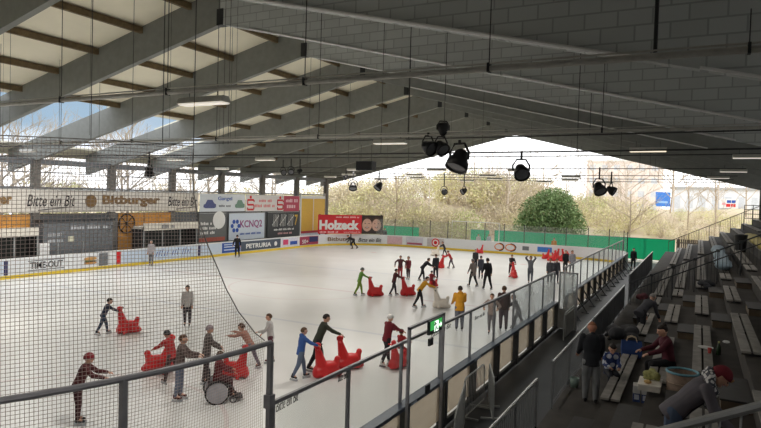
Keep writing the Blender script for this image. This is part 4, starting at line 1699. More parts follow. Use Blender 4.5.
def seal(label, px, py, f, k=1.0, m=None, group='red seal skating aids', loc=None):
    m = m or M_SEAL
    t = thing('skating_aid', label, 'skating aid', loc or ice_at(px, py), rad(28 + f), group)
    V_ = Vector
    mb = MB()
    rings = []
    for y, wx, z0, z1 in ((-0.5, 0.1, 0.05, 0.2), (-0.42, 0.22, 0.01, 0.34), (-0.2, 0.27, 0.0, 0.42), (0.1, 0.27, 0.0, 0.38), (0.38, 0.24, 0.0, 0.3), (0.55, 0.15, 0.02, 0.2), (0.62, 0.06, 0.05, 0.14)):
        rings.append((V_((0, y * 0.78, (z0 + z1) / 2)) * k, V_((wx * k * 0.82, 0, 0)), V_((0, 0, (z1 - z0) / 2 * k))))
    mb.loft(rings, 14)
    mb.cap(V_((0, -0.12, 0.24)) * k, V_((0, -0.28, 0.86)) * k, 0.2 * k, 0.075 * k)
    mb.ball(V_((0, -0.28, 0.93)) * k, (0.085 * k, 0.11 * k, 0.085 * k))
    mb.cap(V_((0, 0.26, 0.3)) * k, V_((0, 0.32, 0.46)) * k, 0.13 * k, 0.08 * k)
    mb.ball(V_((0, 0.05, 0.3)) * k, (0.2 * k, 0.34 * k, 0.17 * k))
    mb.ball(V_((0, 0.33, 0.5)) * k, 0.09 * k)
    for s in (-1, 1):
        mb.cap(V_((s * 0.16, -0.08, 0.12)) * k, V_((s * 0.28, -0.16, 0.05)) * k, 0.08 * k, 0.05 * k)
    mb.fuse('seal_body', m, t, 0.025, 2)
    MB().cap(V_((-0.2, -0.305, 0.84)) * k, V_((0.2, -0.305, 0.84)) * k, 0.022 * k, 0.022 * k, 8).build('handle', M_BLACK if m is M_PENG else m, t, True)
    for s in (-1, 1):
        MB().ball(V_((s * 0.06, -0.17, 0.97)) * k, 0.02 * k, 8, 6).build('eye', M_EYE, t, True)
    return t


def ice_at(px, py):
    p = on_z(px, py, 0.0)
    return (p.x, p.y, 0.0)


def skater(label, px, py, f, h, top, bot, head, pose=STAND, **k):
    d = dict(pose)
    d.update(k)
    aid = d.pop('aid', None)
    rt, info = person(label, ice_at(px, py), f, h, top, bot, head, **d)
    if aid:
        wl = (info['local']['arms'][0][2] + info['local']['arms'][1][2]) / 2
        k = min(1.08, max(0.72, wl.z / 0.86))
        q = Matrix.Rotation(rad(28 + f), 4, 'Z') @ Vector((0, wl.y + 0.05 + 0.305 * k, 0))
        seal(aid, 0, 0, f, k, M_PENG if 'white' in aid or 'cream' in aid else M_SEAL, 'white skating aids' if 'white' in aid or 'cream' in aid else 'red seal skating aids', loc=(rt.location.x + q.x, rt.location.y + q.y, 0))
    return rt, info


HA = lambda c='dark': ('hair', c)
HT = lambda r, g, b: ('hat', T(r, g, b))
HE = lambda r, g, b: ('helmet', cmat(r, g, b, rough=0.4))

# near left, behind the net
skater('person in a maroon jacket and red helmet leaning on the boards behind the net', 77, 425, -75, 1.62, T(86, 42, 44), T(70, 40, 42), HE(130, 40, 48), lean=22, la=(50, 8, 30), ra=(46, 8, 34), ll=(2, 4), rl=(6, 8))
skater('person in a grey-brown jacket and blue-grey trousers standing behind the net rail', 179, 401, -80, 1.66, T(92, 76, 72), T(118, 124, 142), HA('brown'), lean=6, la=(40, 8, 40), ra=(42, 8, 46), boots=T(90, 40, 40))
skater('person in red with a black helmet holding the red seal by its neck', 172, 385, 60, 1.5, RED, T(80, 60, 60), HE(30, 30, 32), PUSH)
skater('person in a long grey coat and knitted hat beside the wheelchair', 206, 384, -70, 1.6, T(92, 84, 80), T(80, 70, 70), HT(150, 136, 140), lean=6, coat=0.1, la=(30, 8, 30), ra=(30, 8, 30))
skater('child in a pink-tan top pulling the red seal, leaning far back to the left', 250, 369, 78, 1.42, T(176, 128, 112), T(124, 116, 128), HA('brown'), lean=34, la=(70, 14, 20), ra=(74, 14, 24), ll=(30, 30), rl=(-18, 10), boots=T(90, 50, 52))
skater('child in a pale grey top and plum trousers gliding just right of the net edge', 270, 363, 100, 1.52, LG, T(96, 52, 62), HA('brown'), la=(30, 10, 50), ra=(16, 10, 30), lean=6, boots=T(110, 50, 50))
skater('person with dark hair in a pale grey jacket behind the red seal and the net', 187, 327, 190, 1.6, T(186, 182, 180), T(70, 66, 70), HA())
skater('child in dark navy clothes pushing a red seal behind the net', 103, 335, -60, 1.32, T(52, 56, 74), T(48, 66, 88), HA(), PUSH, aid='red seal skating aid pushed by the child in navy behind the net')
skater('blurred person in grey standing at the left boards behind the net', 151, 266, 180, 1.75, T(176, 170, 172), T(110, 108, 112), HA('grey'))
# left and far ice
skater('skater all in black gliding alone in front of the slate advert', 237, 257.5, 30, 1.8, BLK, BLK, HA(), lean=4, la=(10, 22, 20), ra=(-10, 20, 20), ll=(4, 6), rl=(-10, 14))
skater('skater in black crouching low near the far left corner', 353.5, 249, 100, 1.75, BLK, BLK, HA(), lean=62, la=(20, 16, 20), ra=(50, 16, 10), ll=(34, 50), rl=(-16, 30))
skater('person in dark clothes standing by the corner boards under the faces', 384.5, 244, 180, 1.75, T(50, 46, 48), T(56, 46, 50), HA('brown'))
skater('child in bright green suit pushing a red seal in mid ice', 359, 296, -80, 1.5, GRN, T(120, 150, 60), HE(90, 96, 90), PUSH, lean=14, aid='red seal skating aid pushed by the child in the green suit')
skater('person in dark red pushing a red seal at left of the middle group', 393.5, 296, -70, 1.45, T(84, 40, 42), T(46, 40, 44), HA(), PUSH, lean=12, aid='red seal skating aid pushed by the person in dark red')
skater('child in red overalls with arms spread, left of the pair in the middle', 400, 279.5, 170, 1.5, T(80, 44, 48), T(150, 48, 54), HA('brown'), la=(10, 60, 10), ra=(8, 50, 10))
skater('child in dark red and black, right of the pair in the middle', 408, 279.5, 150, 1.42, T(120, 46, 54), T(60, 40, 46), HA('brown'))
skater('person in a yellow jacket bending over a white penguin skating aid', 419, 308, -84, 1.62, YEL, BLK, HA(), PUSH, lean=36, la=(56, 8, 10), ra=(60, 8, 14), aid='cream penguin skating aid under the person in yellow')
skater('person all in black bending behind a child in red on a sledge', 422, 281, -70, 1.6, BLK, BLK, HA(), PUSH, lean=44)
skater('child in red sitting on the red seal in front of the bending person in black', 431, 288, -50, 1.1, T(130, 40, 46), T(120, 40, 46), HA(), lean=4, ll=(70, 70), rl=(66, 66), la=(50, 8, 20), ra=(50, 8, 20))
skater('adult in a black coat standing apart with hands down in the middle of the ice', 435.5, 279.5, 20, 1.62, T(40, 42, 48), T(40, 40, 46), HA('brown'), coat=0.03)
skater('small child in dark clothes with a white skating aid on the far ice', 444.5, 256, 90, 1.3, T(50, 48, 50), T(60, 60, 64), HA('brown'), PUSH, aid='small white skating aid held by the child on the far ice')
skater('child in red top and grey trousers leaning over a red seal on the far ice', 451, 268.5, 85, 1.35, T(188, 56, 60), T(96, 84, 92), HA('brown'), PUSH, lean=30, aid='red seal skating aid with the leaning child on the far ice')
skater('adult in a white top and red skirt standing at the far boards', 478, 251, 180, 1.7, LG, T(176, 50, 54), HA('brown'))
skater('adult in pale top and dark trousers at the far boards right of the red seal', 488.5, 251, 160, 1.7, T(190, 200, 206), T(58, 62, 70), HA('grey'))
skater('tall adult all in black walking away in the middle right of the ice', 487, 290, 20, 1.86, BLK, BLK, HA(), WALK)
skater('adult in a grey-beige coat and black trousers walking beside the adult in black', 472.5, 287, 40, 1.68, T(126, 116, 112), BLK, HT(120, 112, 110), WALK, coat=0.09)
skater('small person in dark clothes walking between the coat wearer and the tall adult', 480.5, 279, 10, 1.5, T(64, 66, 76), T(60, 62, 70), HA())
skater('person in dark clothes seen over the head of the coat wearer', 475, 270, 180, 1.5, T(48, 46, 50), T(50, 48, 52), HA('brown'))
skater('person in dark top pushing a red seal towards the viewer on the right', 511, 276, 180, 1.5, T(50, 44, 46), T(70, 44, 48), HA('brown'), PUSH, lean=14, aid='red seal skating aid pushed towards the viewer on the right')
skater('person in a yellow-mustard jacket and grey jeans with their back turned', 459, 331, 5, 1.78, T(212, 150, 40), T(104, 106, 116), HA(), hood=True, coat=0.03, bulk=1.15, la=(20, 8, 40), ra=(20, 8, 50))
skater('person in a dark brown jacket close behind the right-hand glass', 503, 331, 0, 1.8, T(66, 46, 44), T(90, 78, 84), HA('brown'), bulk=1.08)
skater('ghostly person in beige behind the milky glass, hands on hips', 491, 335, 160, 1.6, T(150, 132, 124), T(130, 124, 128), HA('brown'), la=(0, 45, 70), ra=(0, 45, 70))
skater('child in grey bending beside the person in dark brown', 518, 329, 70, 1.4, T(90, 88, 96), T(90, 88, 96), HA('brown'), PUSH)
skater('person in grey with both arms raised to the head near the right-hand boards', 530, 284, 160, 1.75, T(106, 108, 116), T(84, 88, 98), HA('brown'), la=(150, 30, 100), ra=(150, 30, 100))
skater('person in dark grey behind the glass screen, left of two', 549.5, 285, 170, 1.65, T(84, 84, 92), T(80, 80, 88), HA('brown'))
skater('person in dark grey behind the glass screen, right of two', 556, 284, 190, 1.6, T(76, 76, 84), T(76, 76, 84), HA('brown'))
skater('person in a black jacket behind the glass near the red rack', 565, 273, 180, 1.65, BLK, DK, HA('brown'))
skater('person in pale grey behind the glass at the far right', 571.5, 274, 180, 1.7, T(150, 150, 158), T(120, 120, 128), HA('brown'))
skater('attendant in an orange jacket standing at the far right boards', 553.5, 256.5, 170, 1.75, T(206, 134, 50), T(90, 70, 60), HA('brown'))
# right of the net
skater('child in a blue jacket and jeans pushing the nearer red seal', 300, 380, -65, 1.5, T(56, 88, 150), T(96, 108, 130), HA('brown'), PUSH, lean=8, hood=True, aid='red seal skating aid pushed by the child in blue')
skater('man in a dark green jacket pushing the farther red seal', 317, 371, -70, 1.76, T(56, 60, 48), T(40, 40, 44), HA(), PUSH, lean=22, aid='red seal skating aid pushed by the man in dark green')
skater('person in a maroon jacket and white cap pushing a child in red', 386, 366, -50, 1.62, T(116, 34, 44), T(40, 38, 42), HE(216, 214, 210), PUSH, lean=12, boots=M_BOOTW)
skater('child in red sitting on a seal in front of the white cap wearer', 400, 363, -40, 1.15, T(176, 50, 54), T(170, 50, 54), HA(), lean=4, ll=(66, 60), rl=(60, 60), la=(50, 8, 20), ra=(50, 8, 20))

seal('large red seal skating aid tipped up behind the net rail', 160, 372, 96, 1.15)
seal('red seal skating aid carrying a child in front of the bending person in black', 433, 287, -50, 0.85)
seal('red seal skating aid against the far boards', 480, 253.5, 100, 0.9)
seal('red seal skating aid carrying a child in front of the white cap wearer', 398, 368, -40, 0.95)
seal('red seal skating aid pulled by the child in the pink-tan top', 236, 377, 80)
for k, (px, py) in enumerate(((546, 257.5), (552, 259.5), (558, 259), (564, 260), (569.5, 260.5), (555.5, 256.8), (565, 257.3))):
    seal('red seal skating aid parked in the cluster by the far right boards', px, py + 1.5, (100, 80, 250, 95, 110, 75, 260)[k], 0.95, group='parked red seals')

# wheelchair behind the net
p = ice_at(216, 401)
wc = thing('wheelchair', 'wheelchair with a large silver wheel behind the net', 'wheelchair', p, rad(28 - 70))
for s in (-1, 1):
    o = MB().path([(s * 0.29, 0.3 * math.cos(a), 0.3 + 0.3 * math.sin(a)) for a in [2 * math.pi * k / 24 for k in range(24)]], 0.022, 8, close=True).build('wheel', M_BLACK, wc, True)
    o2 = MB().lathe([(0.27, -0.008), (0.27, 0.008)], seg=24).build('wheel_disc', cmat(176, 174, 180, rough=0.35, metal=0.3), o)
    o2.matrix_parent_inverse = Matrix.Translation((s * 0.29, 0, 0.3)) @ Matrix.Rotation(rad(90), 4, 'Y')
    MB().path([(s * 0.24, 0.42 + 0.08 * math.cos(a), 0.08 + 0.08 * math.sin(a)) for a in [2 * math.pi * k / 12 for k in range(12)]], 0.018, 6, close=True).build('caster', M_BLACK, wc, True)
    MB().path([(s * 0.24, -0.3, 0.95), (s * 0.24, -0.2, 0.93), (s * 0.24, -0.18, 0.45), (s * 0.24, 0.4, 0.45), (s * 0.24, 0.5, 0.12), (s * 0.2, 0.62, 0.1)], 0.016, 6).build('frame_side', M_DARKSTEEL, wc)
MB().box((-0.23, -0.16, 0.44), (0.23, 0.36, 0.48)).build('seat', T(60, 50, 52), wc)
MB().box((-0.23, -0.22, 0.5), (0.23, -0.18, 0.9)).build('backrest', T(70, 56, 58), wc)
MB().box((-0.2, 0.52, 0.09), (0.2, 0.68, 0.12)).build('footrest', M_DARKSTEEL, wc)
sp = Matrix.Translation(p) @ Matrix.Rotation(rad(28 - 70), 4, 'Z') @ Vector((0, 0.02, 0))
person('person in dark red sitting in the wheelchair behind the net', (sp.x, sp.y, 0.04), -70, 1.45, T(110, 40, 46), T(84, 46, 50), HA('brown'), lean=6, ll=(78, 74), rl=(74, 70), la=(40, 10, 30), ra=(40, 10, 30), boots=T(80, 40, 44))
# ------------------------------------------------------------------ people and belongings on the stands
def onrow(px, py, z):
    p = on_z(px, py, z)
    return Vector((p.x, p.y, z))


p = onrow(590, 402, kz(0))
person('standing man in a black jacket and grey trousers with his back turned on the stand', p, -10, 1.74, T(34, 36, 42), T(124, 126, 128), ('bald', 'ginger'), near=True, foot='shoe', lean=3, la=(16, 8, 40), ra=(14, 8, 30), ll=(3, 3), rl=(-2, 4), look=18, bulk=1.12, skin=cmat(190, 132, 108))
p = onrow(609, 372, kz(1) + 0.1)
person('boy in a blue and white patterned jacket sitting on the front bench', (p.x + 0.02, p.y, kz(0) + 0.12), 175, 1.3, T(60, 78, 124), T(40, 42, 50), HA(), near=True, foot='shoe', lean=8, ll=(84, 84), rl=(80, 82), la=(20, 10, 60), ra=(22, 10, 60), look=24)
boy = [o for o in bpy.data.objects if o.get('label', '').startswith('boy in a blue')][0]
# white patches knitted into the jacket
for c in boy.children:
    if c.name.startswith('jacket'):
        m = bpy.data.materials.new('patterned jacket')
        m.use_nodes = True
        nt = m.node_tree
        tc = nt.nodes.new('ShaderNodeTexCoord')
        vo = nt.nodes.new('ShaderNodeTexVoronoi')
        vo.inputs['Scale'].default_value = 7
        nt.links.new(tc.outputs['Object'], vo.inputs['Vector'])
        rp = nt.nodes.new('ShaderNodeValToRGB')
        rp.color_ramp.interpolation = 'CONSTANT'
        rp.color_ramp.elements[0].color = srgb(196, 200, 210) + (1,)
        rp.color_ramp.elements[1].position = 0.42
        rp.color_ramp.elements[1].color = srgb(50, 68, 120) + (1,)
        nt.links.new(vo.outputs['Distance'], rp.inputs['Fac'])
        nt.links.new(rp.outputs['Color'], nt.nodes['Principled BSDF'].inputs['Base Color'])
        nt.nodes['Principled BSDF'].inputs['Roughness'].default_value = 0.85
        c.data.materials[0] = m
p = onrow(662, 364, kz(2) + 0.1)
person('woman with dark tied hair in a maroon sweater sitting on the second bench', (p.x + 0.14, p.y, kz(1) + 0.02), 88, 1.68, T(84, 32, 44), T(30, 30, 34), ('bun', 'dark'), near=True, foot='shoe', lean=12, ll=(86, 86), rl=(80, 82), la=(44, 8, 30), ra=(40, 8, 34), look=12)
# woman in the red hat
hp_ = Vector((-0.2, 8.7, kz(2)))
wm, info = person('woman in a dark red beanie, patterned scarf and grey sweater bending over', hp_, -112, 1.76, T(92, 88, 94), T(70, 84, 106), ('hat', T(110, 26, 38)), near=True, foot='shoe', lean=43, la=(18, 10, 24), ra=(18, 10, 30), ll=(8, 8), rl=(-4, 6), look=24, turn=-8, bulk=1.06)
lc = info['local']
m = bpy.data.materials.new('scarf')
m.use_nodes = True
nt = m.node_tree
tc = nt.nodes.new('ShaderNodeTexCoord')
ck = nt.nodes.new('ShaderNodeTexVoronoi')
ck.inputs['Scale'].default_value = 22
nt.links.new(tc.outputs['Object'], ck.inputs['Vector'])
rp = nt.nodes.new('ShaderNodeValToRGB')
rp.color_ramp.interpolation = 'CONSTANT'
rp.color_ramp.elements[0].color = srgb(206, 204, 202) + (1,)
rp.color_ramp.elements[1].position = 0.45
rp.color_ramp.elements[1].color = srgb(60, 62, 72) + (1,)
nt.links.new(ck.outputs['Distance'], rp.inputs['Fac'])
nt.links.new(rp.outputs['Color'], nt.nodes['Principled BSDF'].inputs['Base Color'])
mb = MB()
n0 = lc['neck'] + lc['up'] * 0.0
a_, b_ = Vector((1, 0, 0)), lc['fw']
mb.path([n0 + a_ * (0.12 * math.cos(t)) + b_ * (0.115 * math.sin(t) + 0.02) - lc['up'] * (0.05 * math.sin(t) + 0.01) for t in [2 * math.pi * k / 18 for k in range(18)]], 0.058, 10, close=True)
mb.path([n0 + a_ * (0.14 * math.cos(t)) + b_ * (0.15 * math.sin(t) + 0.05) - lc['up'] * (0.17 * math.sin(t) + 0.06) for t in [2 * math.pi * k / 18 for k in range(18)]], 0.055, 10, close=True)
mb.fuse('scarf', m, wm, 0.012, 2)
mb = MB()
mb.ball(lc['hc'] + lc['Rh'] @ Vector((0.0, lc['hr'] * 1.02, lc['hr'] * 0.52)), (0.03, 0.012, 0.03), 10, 6, lc['Rh'])
mb.build('hat_badge', cmat(150, 110, 70), wm)
# dark vest front
mb = MB()
hipL, upv, fwv = lc['hip'], lc['up'], lc['fw']
mb.loft([(hipL + upv * (u * 1.74) + fwv * 0.035, Vector((1, 0, 0)) * (a * 1.74), fwv * (b * 1.74)) for u, a, b in ((-0.02, 0.085, 0.07), (0.1, 0.08, 0.065), (0.2, 0.088, 0.07), (0.27, 0.07, 0.06))], 14)
mb.fuse('vest', T(30, 32, 42), wm, 0.016, 2)
# person bending in a dark coat in the row behind, and heads beyond
p = onrow(640, 338, kz(0))
person('person in a dark grey coat bending over the front bench, face hidden', (p.x, p.y, kz(0)), -60, 1.7, T(66, 66, 72), T(44, 44, 48), HA('grey'), near=True, foot='shoe', lean=58, la=(4, 12, 24), ra=(8, 12, 24), ll=(12, 20), rl=(-4, 14), coat=0.04)
p = onrow(628, 268, 0.03)
person('distant person in dark clothes at the far end of the walkway', (p.x + 0.4, p.y, 0.03), 170, 1.7, DK, DK, HA(), foot='shoe')

# blue shopping bag with cord handles
def bag(label, loc, rz, w, d, h, m, hm, name='shopping_bag'):
    t = thing(name, label, 'bag', loc, rz)
    mb = MB()
    r = []
    for z, k in ((0, 0.92), (h * 0.5, 1.0), (h, 0.97)):
        r.append([mb.bm.verts.new((x * w / 2 * k, y * d / 2 * (k if z < h else 0.6), z)) for x, y in ((-1, -1), (-0.3, -1.05), (0.3, -0.96), (1, -1), (1, 1), (0.3, 1.04), (-0.3, 0.97), (-1, 1))])
    for A, B in zip(r, r[1:]):
        for k in range(8):
            mb.bm.faces.new((A[k], A[(k + 1) % 8], B[(k + 1) % 8], B[k]))
    mb.bm.faces.new(r[0][::-1])
    mb.build('bag_body', m, t)
    for s in (-1, 1):
        MB().path([(-w * 0.25, s * d * 0.28, h * 0.97), (-w * 0.2, s * d * 0.25, h * 1.22), (0, s * d * 0.22, h * 1.3), (w * 0.2, s * d * 0.25, h * 1.22), (w * 0.25, s * d * 0.28, h * 0.97)], 0.01, 6).build('handle', hm, t)
    return t


p = onrow(631, 357, kz(1))
bag('blue shopping bag with pale handles standing beside the dark jackets', p, rad(10), 0.5, 0.26, 0.42, T(44, 70, 124), cmat(200, 180, 150))
# heap of dark jackets, a mound of cloth
def heap(name, label, cat, loc, rz, size, m, seed=1):
    r = random.Random(seed)
    t = thing(name, label, cat, loc, rz)
    mb = MB()
    for k in range(7):
        mb.ball((r.uniform(-0.35, 0.35) * size[0], r.uniform(-0.35, 0.35) * size[1], r.uniform(0.25, 0.55) * size[2]), (size[0] * r.uniform(0.2, 0.32), size[1] * r.uniform(0.2, 0.32), size[2] * r.uniform(0.25, 0.45)), 12, 8)
    for k in range(4):
        a = r.uniform(0, 6.28)
        mb.cap((0, 0, 0.5 * size[2]), (0.5 * size[0] * math.cos(a), 0.5 * size[1] * math.sin(a), 0.12 * size[2]), 0.2 * size[2], 0.14 * size[2])
    o = mb.fuse('cloth', m, t, 0.025, 2)
    lo = min(v.co.z for v in o.data.vertices)
    for v in o.data.vertices:
        v.co.z -= lo
    return t


p = onrow(622, 341, kz(1) + 0.1)
heap('jacket_pile', 'pile of dark jackets on the front bench behind the blue bag', 'jackets', (p.x, p.y + 0.25, kz(1) + 0.1), 0, (0.9, 1.4, 0.42), T(34, 34, 38), 3)
p = onrow(706, 288, kz(3) + 0.1)
heap('black_coat', 'black coat lying on a bench farther up the stands', 'coat', (p.x, p.y, kz(3) + 0.1), 0, (0.5, 1.2, 0.3), T(26, 28, 34), 5)
p = onrow(646, 300, kz(1) + 0.1)
heap('red_jacket', 'dark red jacket on the bench beyond the bending person', 'jacket', (p.x - 0.1, p.y, kz(1) + 0.1), 0, (0.5, 0.9, 0.3), T(84, 40, 46), 7)
# round laundry basket with a blue rim
p = onrow(681, 389, kz(2))
bk = thing('laundry_basket', 'round brown basket with a pale blue rim full of things', 'basket', (p.x + 0.02, p.y - 0.6, kz(2)))
q = bk.location
MB().lathe([(0.23, 0.0), (0.25, 0.06), (0.27, 0.48), (0.255, 0.48), (0.24, 0.05), (0.0, 0.04)], seg=24, close=False).build('basket_wall', cmat(128, 108, 92, vary=0.2, scale=14), bk, True)
MB().path([(0.265 * math.cos(a), 0.265 * math.sin(a), 0.49) for a in [2 * math.pi * k / 28 for k in range(28)]], 0.022, 8, close=True).build('rim', cmat(110, 160, 176), bk, True)
for z in (0.14, 0.3):
    MB().path([((0.252 + z * 0.03) * math.cos(a), (0.252 + z * 0.03) * math.sin(a), z) for a in [2 * math.pi * k / 28 for k in range(28)]], 0.012, 6, close=True).build('hoop', cmat(150, 130, 112), bk, True)
# white picnic box with food on top
p = onrow(651, 388, kz(2) + 0.1)
fb = thing('picnic_box', 'low white box of food on the bench beside the basket', 'food box', (p.x - 0.02, p.y, kz(2) + 0.1))
MB().box((-0.19, -0.28, 0.0), (0.19, 0.28, 0.1)).build('box_body', cmat(206, 200, 190), fb, bevel=0.01)
MB().box((-0.2, -0.29, 0.1), (0.2, 0.29, 0.125)).build('box_lid', cmat(220, 214, 204), fb, bevel=0.006)
vg = heap('salad_bag', 'bag of green and yellow salad on top of the white food box', 'salad', (p.x, p.y + 0.12, kz(2) + 0.225), 0, (0.3, 0.3, 0.24), cmat(150, 150, 92, vary=0.35, scale=22), 9)
o = thing('bread_roll', 'yellow bread rolls in front of the salad on the white box', 'bread', (p.x - 0.05, p.y - 0.18, kz(2) + 0.225))
MB().ball((0, 0, 0.035), (0.07, 0.05, 0.035)).build('crust', cmat(206, 170, 110), o, True)
# drink cartons
for k, (dx, lab) in enumerate(((0, 'left of the two blue and white drink cartons in front of the food box'), (0.16, 'right of the two blue and white drink cartons in front of the food box'))):
    p = onrow(637, 402, kz(1))
    t = thing('drink_carton', lab, 'carton', (p.x - 0.02 + dx, p.y + 0.05, kz(1)), rad(8), 'drink cartons')
    MB().box((-0.065, -0.055, 0), (0.065, 0.055, 0.17)).build('carton_lower', cmat(50, 70, 120), t)
    MB().box((-0.065, -0.055, 0.17), (0.065, 0.055, 0.32)).build('carton_upper', cmat(206, 206, 206), t)
    MB().poly([(-0.065, -0.055, 0.32), (-0.065, 0.055, 0.32), (-0.065, 0, 0.38)], (0.13, 0, 0)).build('carton_top', cmat(216, 214, 210), t)
    MB().box((-0.045, -0.06, 0.05), (0.045, -0.0555, 0.15)).build('carton_label', cmat(200, 206, 220), t)
# plate, red cup, bottle and small plants on the third bench
p = onrow(704, 348, kz(3) + 0.1)
t = thing('paper_plate', 'white paper plate on the third bench', 'plate', (p.x + 0.03, p.y, kz(3) + 0.1))
MB().lathe([(0.0, 0.004), (0.1, 0.004), (0.15, 0.025), (0.155, 0.025), (0.1, 0.0), (0.0, 0.0)], seg=20, close=False).build('plate_dish', M_WHITE, t, True)
t = thing('red_cup', 'small red cup standing just in front of the white plate', 'cup', (p.x + 0.1, p.y - 0.45, kz(3) + 0.1))
MB().lathe([(0.03, 0), (0.042, 0.11), (0.038, 0.11), (0.027, 0.008), (0, 0.008)], seg=16, close=False).build('cup_wall', cmat(190, 70, 64), t, True)
t = thing('bottle', 'dark green bottle with a pale cap in front of the plate', 'bottle', (p.x + 0.26, p.y - 0.5, kz(3) + 0.1))
MB().lathe([(0, 0), (0.045, 0), (0.045, 0.16), (0.018, 0.22), (0.018, 0.27), (0, 0.27)], seg=16, close=False).build('bottle_body', cmat(44, 66, 44, rough=0.2), t, True)
MB().lathe([(0.02, 0.25), (0.02, 0.28)], seg=12).build('bottle_cap', cmat(190, 190, 120), t)
t = thing('napkin', 'crumpled white napkin beside the dark bottle', 'napkin', (p.x + 0.38, p.y - 0.7, kz(4)))
MB().ball((0, 0, 0.03), (0.07, 0.05, 0.03), 7, 5).build('paper', M_WHITE, t)
# pail under the railing
p = onrow(569, 386, kz(0))
t = thing('bucket', 'small pale green bucket under the barred railing', 'bucket', (p.x + 0.12, p.y, kz(0)))
MB().lathe([(0, 0), (0.085, 0), (0.11, 0.22), (0.1, 0.22), (0.08, 0.01), (0, 0.01)], seg=18, close=False).build('bucket_wall', cmat(130, 150, 140), t, True)
MB().path([(0.11 * math.cos(a), 0, 0.22 + 0.1 * math.sin(a)) for a in [math.pi * k / 8 for k in range(9)]], 0.006, 5).build('bucket_handle', M_STEEL, t)
# dropped bag under the railing
p = onrow(640, 398, kz(1))
# bags beside the woman in the red hat
bag('blue and purple patterned bag behind the near railing at the lower right', (0.74, 7.6, kz(3)), rad(-20), 0.44, 0.24, 0.34, cmat(70, 110, 160, vary=0.5, scale=9), T(110, 70, 140))
t = heap('orange_bag', 'orange bag the woman in the red hat is reaching into', 'bag', (0.55, 8.5, kz(3)), 0, (0.4, 0.34, 0.3), T(206, 112, 76), 13)
# black bin and rolled covers on the far rows
p = Vector((1.95, 36.6, kz(5)))
t = thing('bin', 'black upright bin on the upper rows beyond the divider', 'bin', p)
MB().lathe([(0.26, 0), (0.3, 0.85), (0.3, 0.9), (0, 0.92)], seg=18, close=False).build('bin_body', M_BLACK, t, True)
MB().path([(0.31 * math.cos(a), 0.31 * math.sin(a), 0.88) for a in [2 * math.pi * k / 20 for k in range(20)]], 0.02, 6, close=True).build('bin_rim', M_DARKSTEEL, t)


def cover(label, k, y0, y1, m, seed):
    r = random.Random(seed)
    t = thing('bench_cover', label, 'cover', (kx(k) + 0.15, (y0 + y1) / 2, kz(k + 1) + 0.1))
    mb = MB()
    n = int((y1 - y0) / 0.7)
    for i in range(n):
        y = -(y1 - y0) / 2 + (i + 0.5) * (y1 - y0) / n
        mb.ball((r.uniform(-0.05, 0.05), y, 0.16), (0.3 + r.uniform(-0.04, 0.06), 0.75, 0.17 + r.uniform(-0.02, 0.03)), 12, 8)
    o = mb.fuse('cover_sheet', m, t, 0.06, 3)
    lo = min(v.co.z for v in o.data.vertices)
    for v in o.data.vertices:
        v.co.z -= lo
    return t


cover('long lumpy pale blue cover lying along the fourth bench row beyond the divider', 3, 28.6, 41.0, cmat(146, 166, 178, vary=0.12), 1)
cover('short lumpy yellow cover lying on the sixth bench row beyond the divider', 5, 29.5, 36.0, cmat(186, 170, 96, vary=0.12), 2)
cover('grey-blue lumpy cover lying along the seventh bench row beyond the divider', 6, 30.0, 39.5, cmat(120, 136, 150, vary=0.12), 3)
cover('second yellow cover, higher and farther back than the first', 5, 37.2, 41.2, cmat(176, 164, 110, vary=0.12), 4)
# ------------------------------------------------------------------ pipes, cables, lamps and spotlights under the roof
M_PIPE = cmat(190, 188, 180, rough=0.5)


def cross_pipe(y, z, x0, x1, r, label, conduit=True, col=None):
    t = thing('cross_pipe', label, 'pipe', ((x0 + x1) / 2, y, z))
    m = col or M_PIPE
    child(MB().tube((x0, y, z), (x1, y, z), r).build('pipe', m), t)
    if conduit:
        child(MB().tube((x0, y - 0.02, z + r + 0.03), (x1, y - 0.02, z + r + 0.03), r * 0.3, seg=6).build('cable', M_PIPE), t)
    x = x0 + 1.0
    while x < x1:
        if conduit:
            child(MB().box((x - 0.02, y - r - 0.01, z - r - 0.01), (x + 0.02, y + r + 0.01, z + r + 0.04)).build('clamp', M_DARKSTEEL), t)
        if conduit:
            child(MB().tube((x, y, z + r), (x, y, max(z + 0.3, zb(x) + 0.3)), 0.009, seg=5).build('hanger_rod', M_WIRE), t)
        x += 3.6
    return t


cross_pipe(9.5, 7.69, -18.5, 3.5, 0.05, 'grey steel pipe hung across the hall nearest the viewer')
cross_pipe(13.6, 7.1, -24.5, 4.5, 0.032, 'second grey steel pipe across the hall, carrying the big spotlights', True)
CAB = [(17.0, 6.9), (19.0, 7.55), (27.0, 7.5), (36.0, 7.42), (43.5, 7.35), (48.5, 7.3), (53.0, 7.25)]
for i, (y, z) in enumerate(CAB):
    t = thing('cross_cable', 'thin dark cable strung across the hall for lamps, %s from the viewer' % ORD[i], 'cable', (-17, y, z))
    child(MB().path([(x, y, z + 0.0006 * (x + 17) ** 2 * 0.35) for x in range(-37, 5, 3)], 0.022, 5).build('cable', M_WIRE), t)
    for x in (-31, -25, -17, -9, -3):
        child(MB().tube((x, y, z), (x, y, zb(x) + 0.9), 0.01, seg=4).build('hanger_wire', M_WIRE), t)

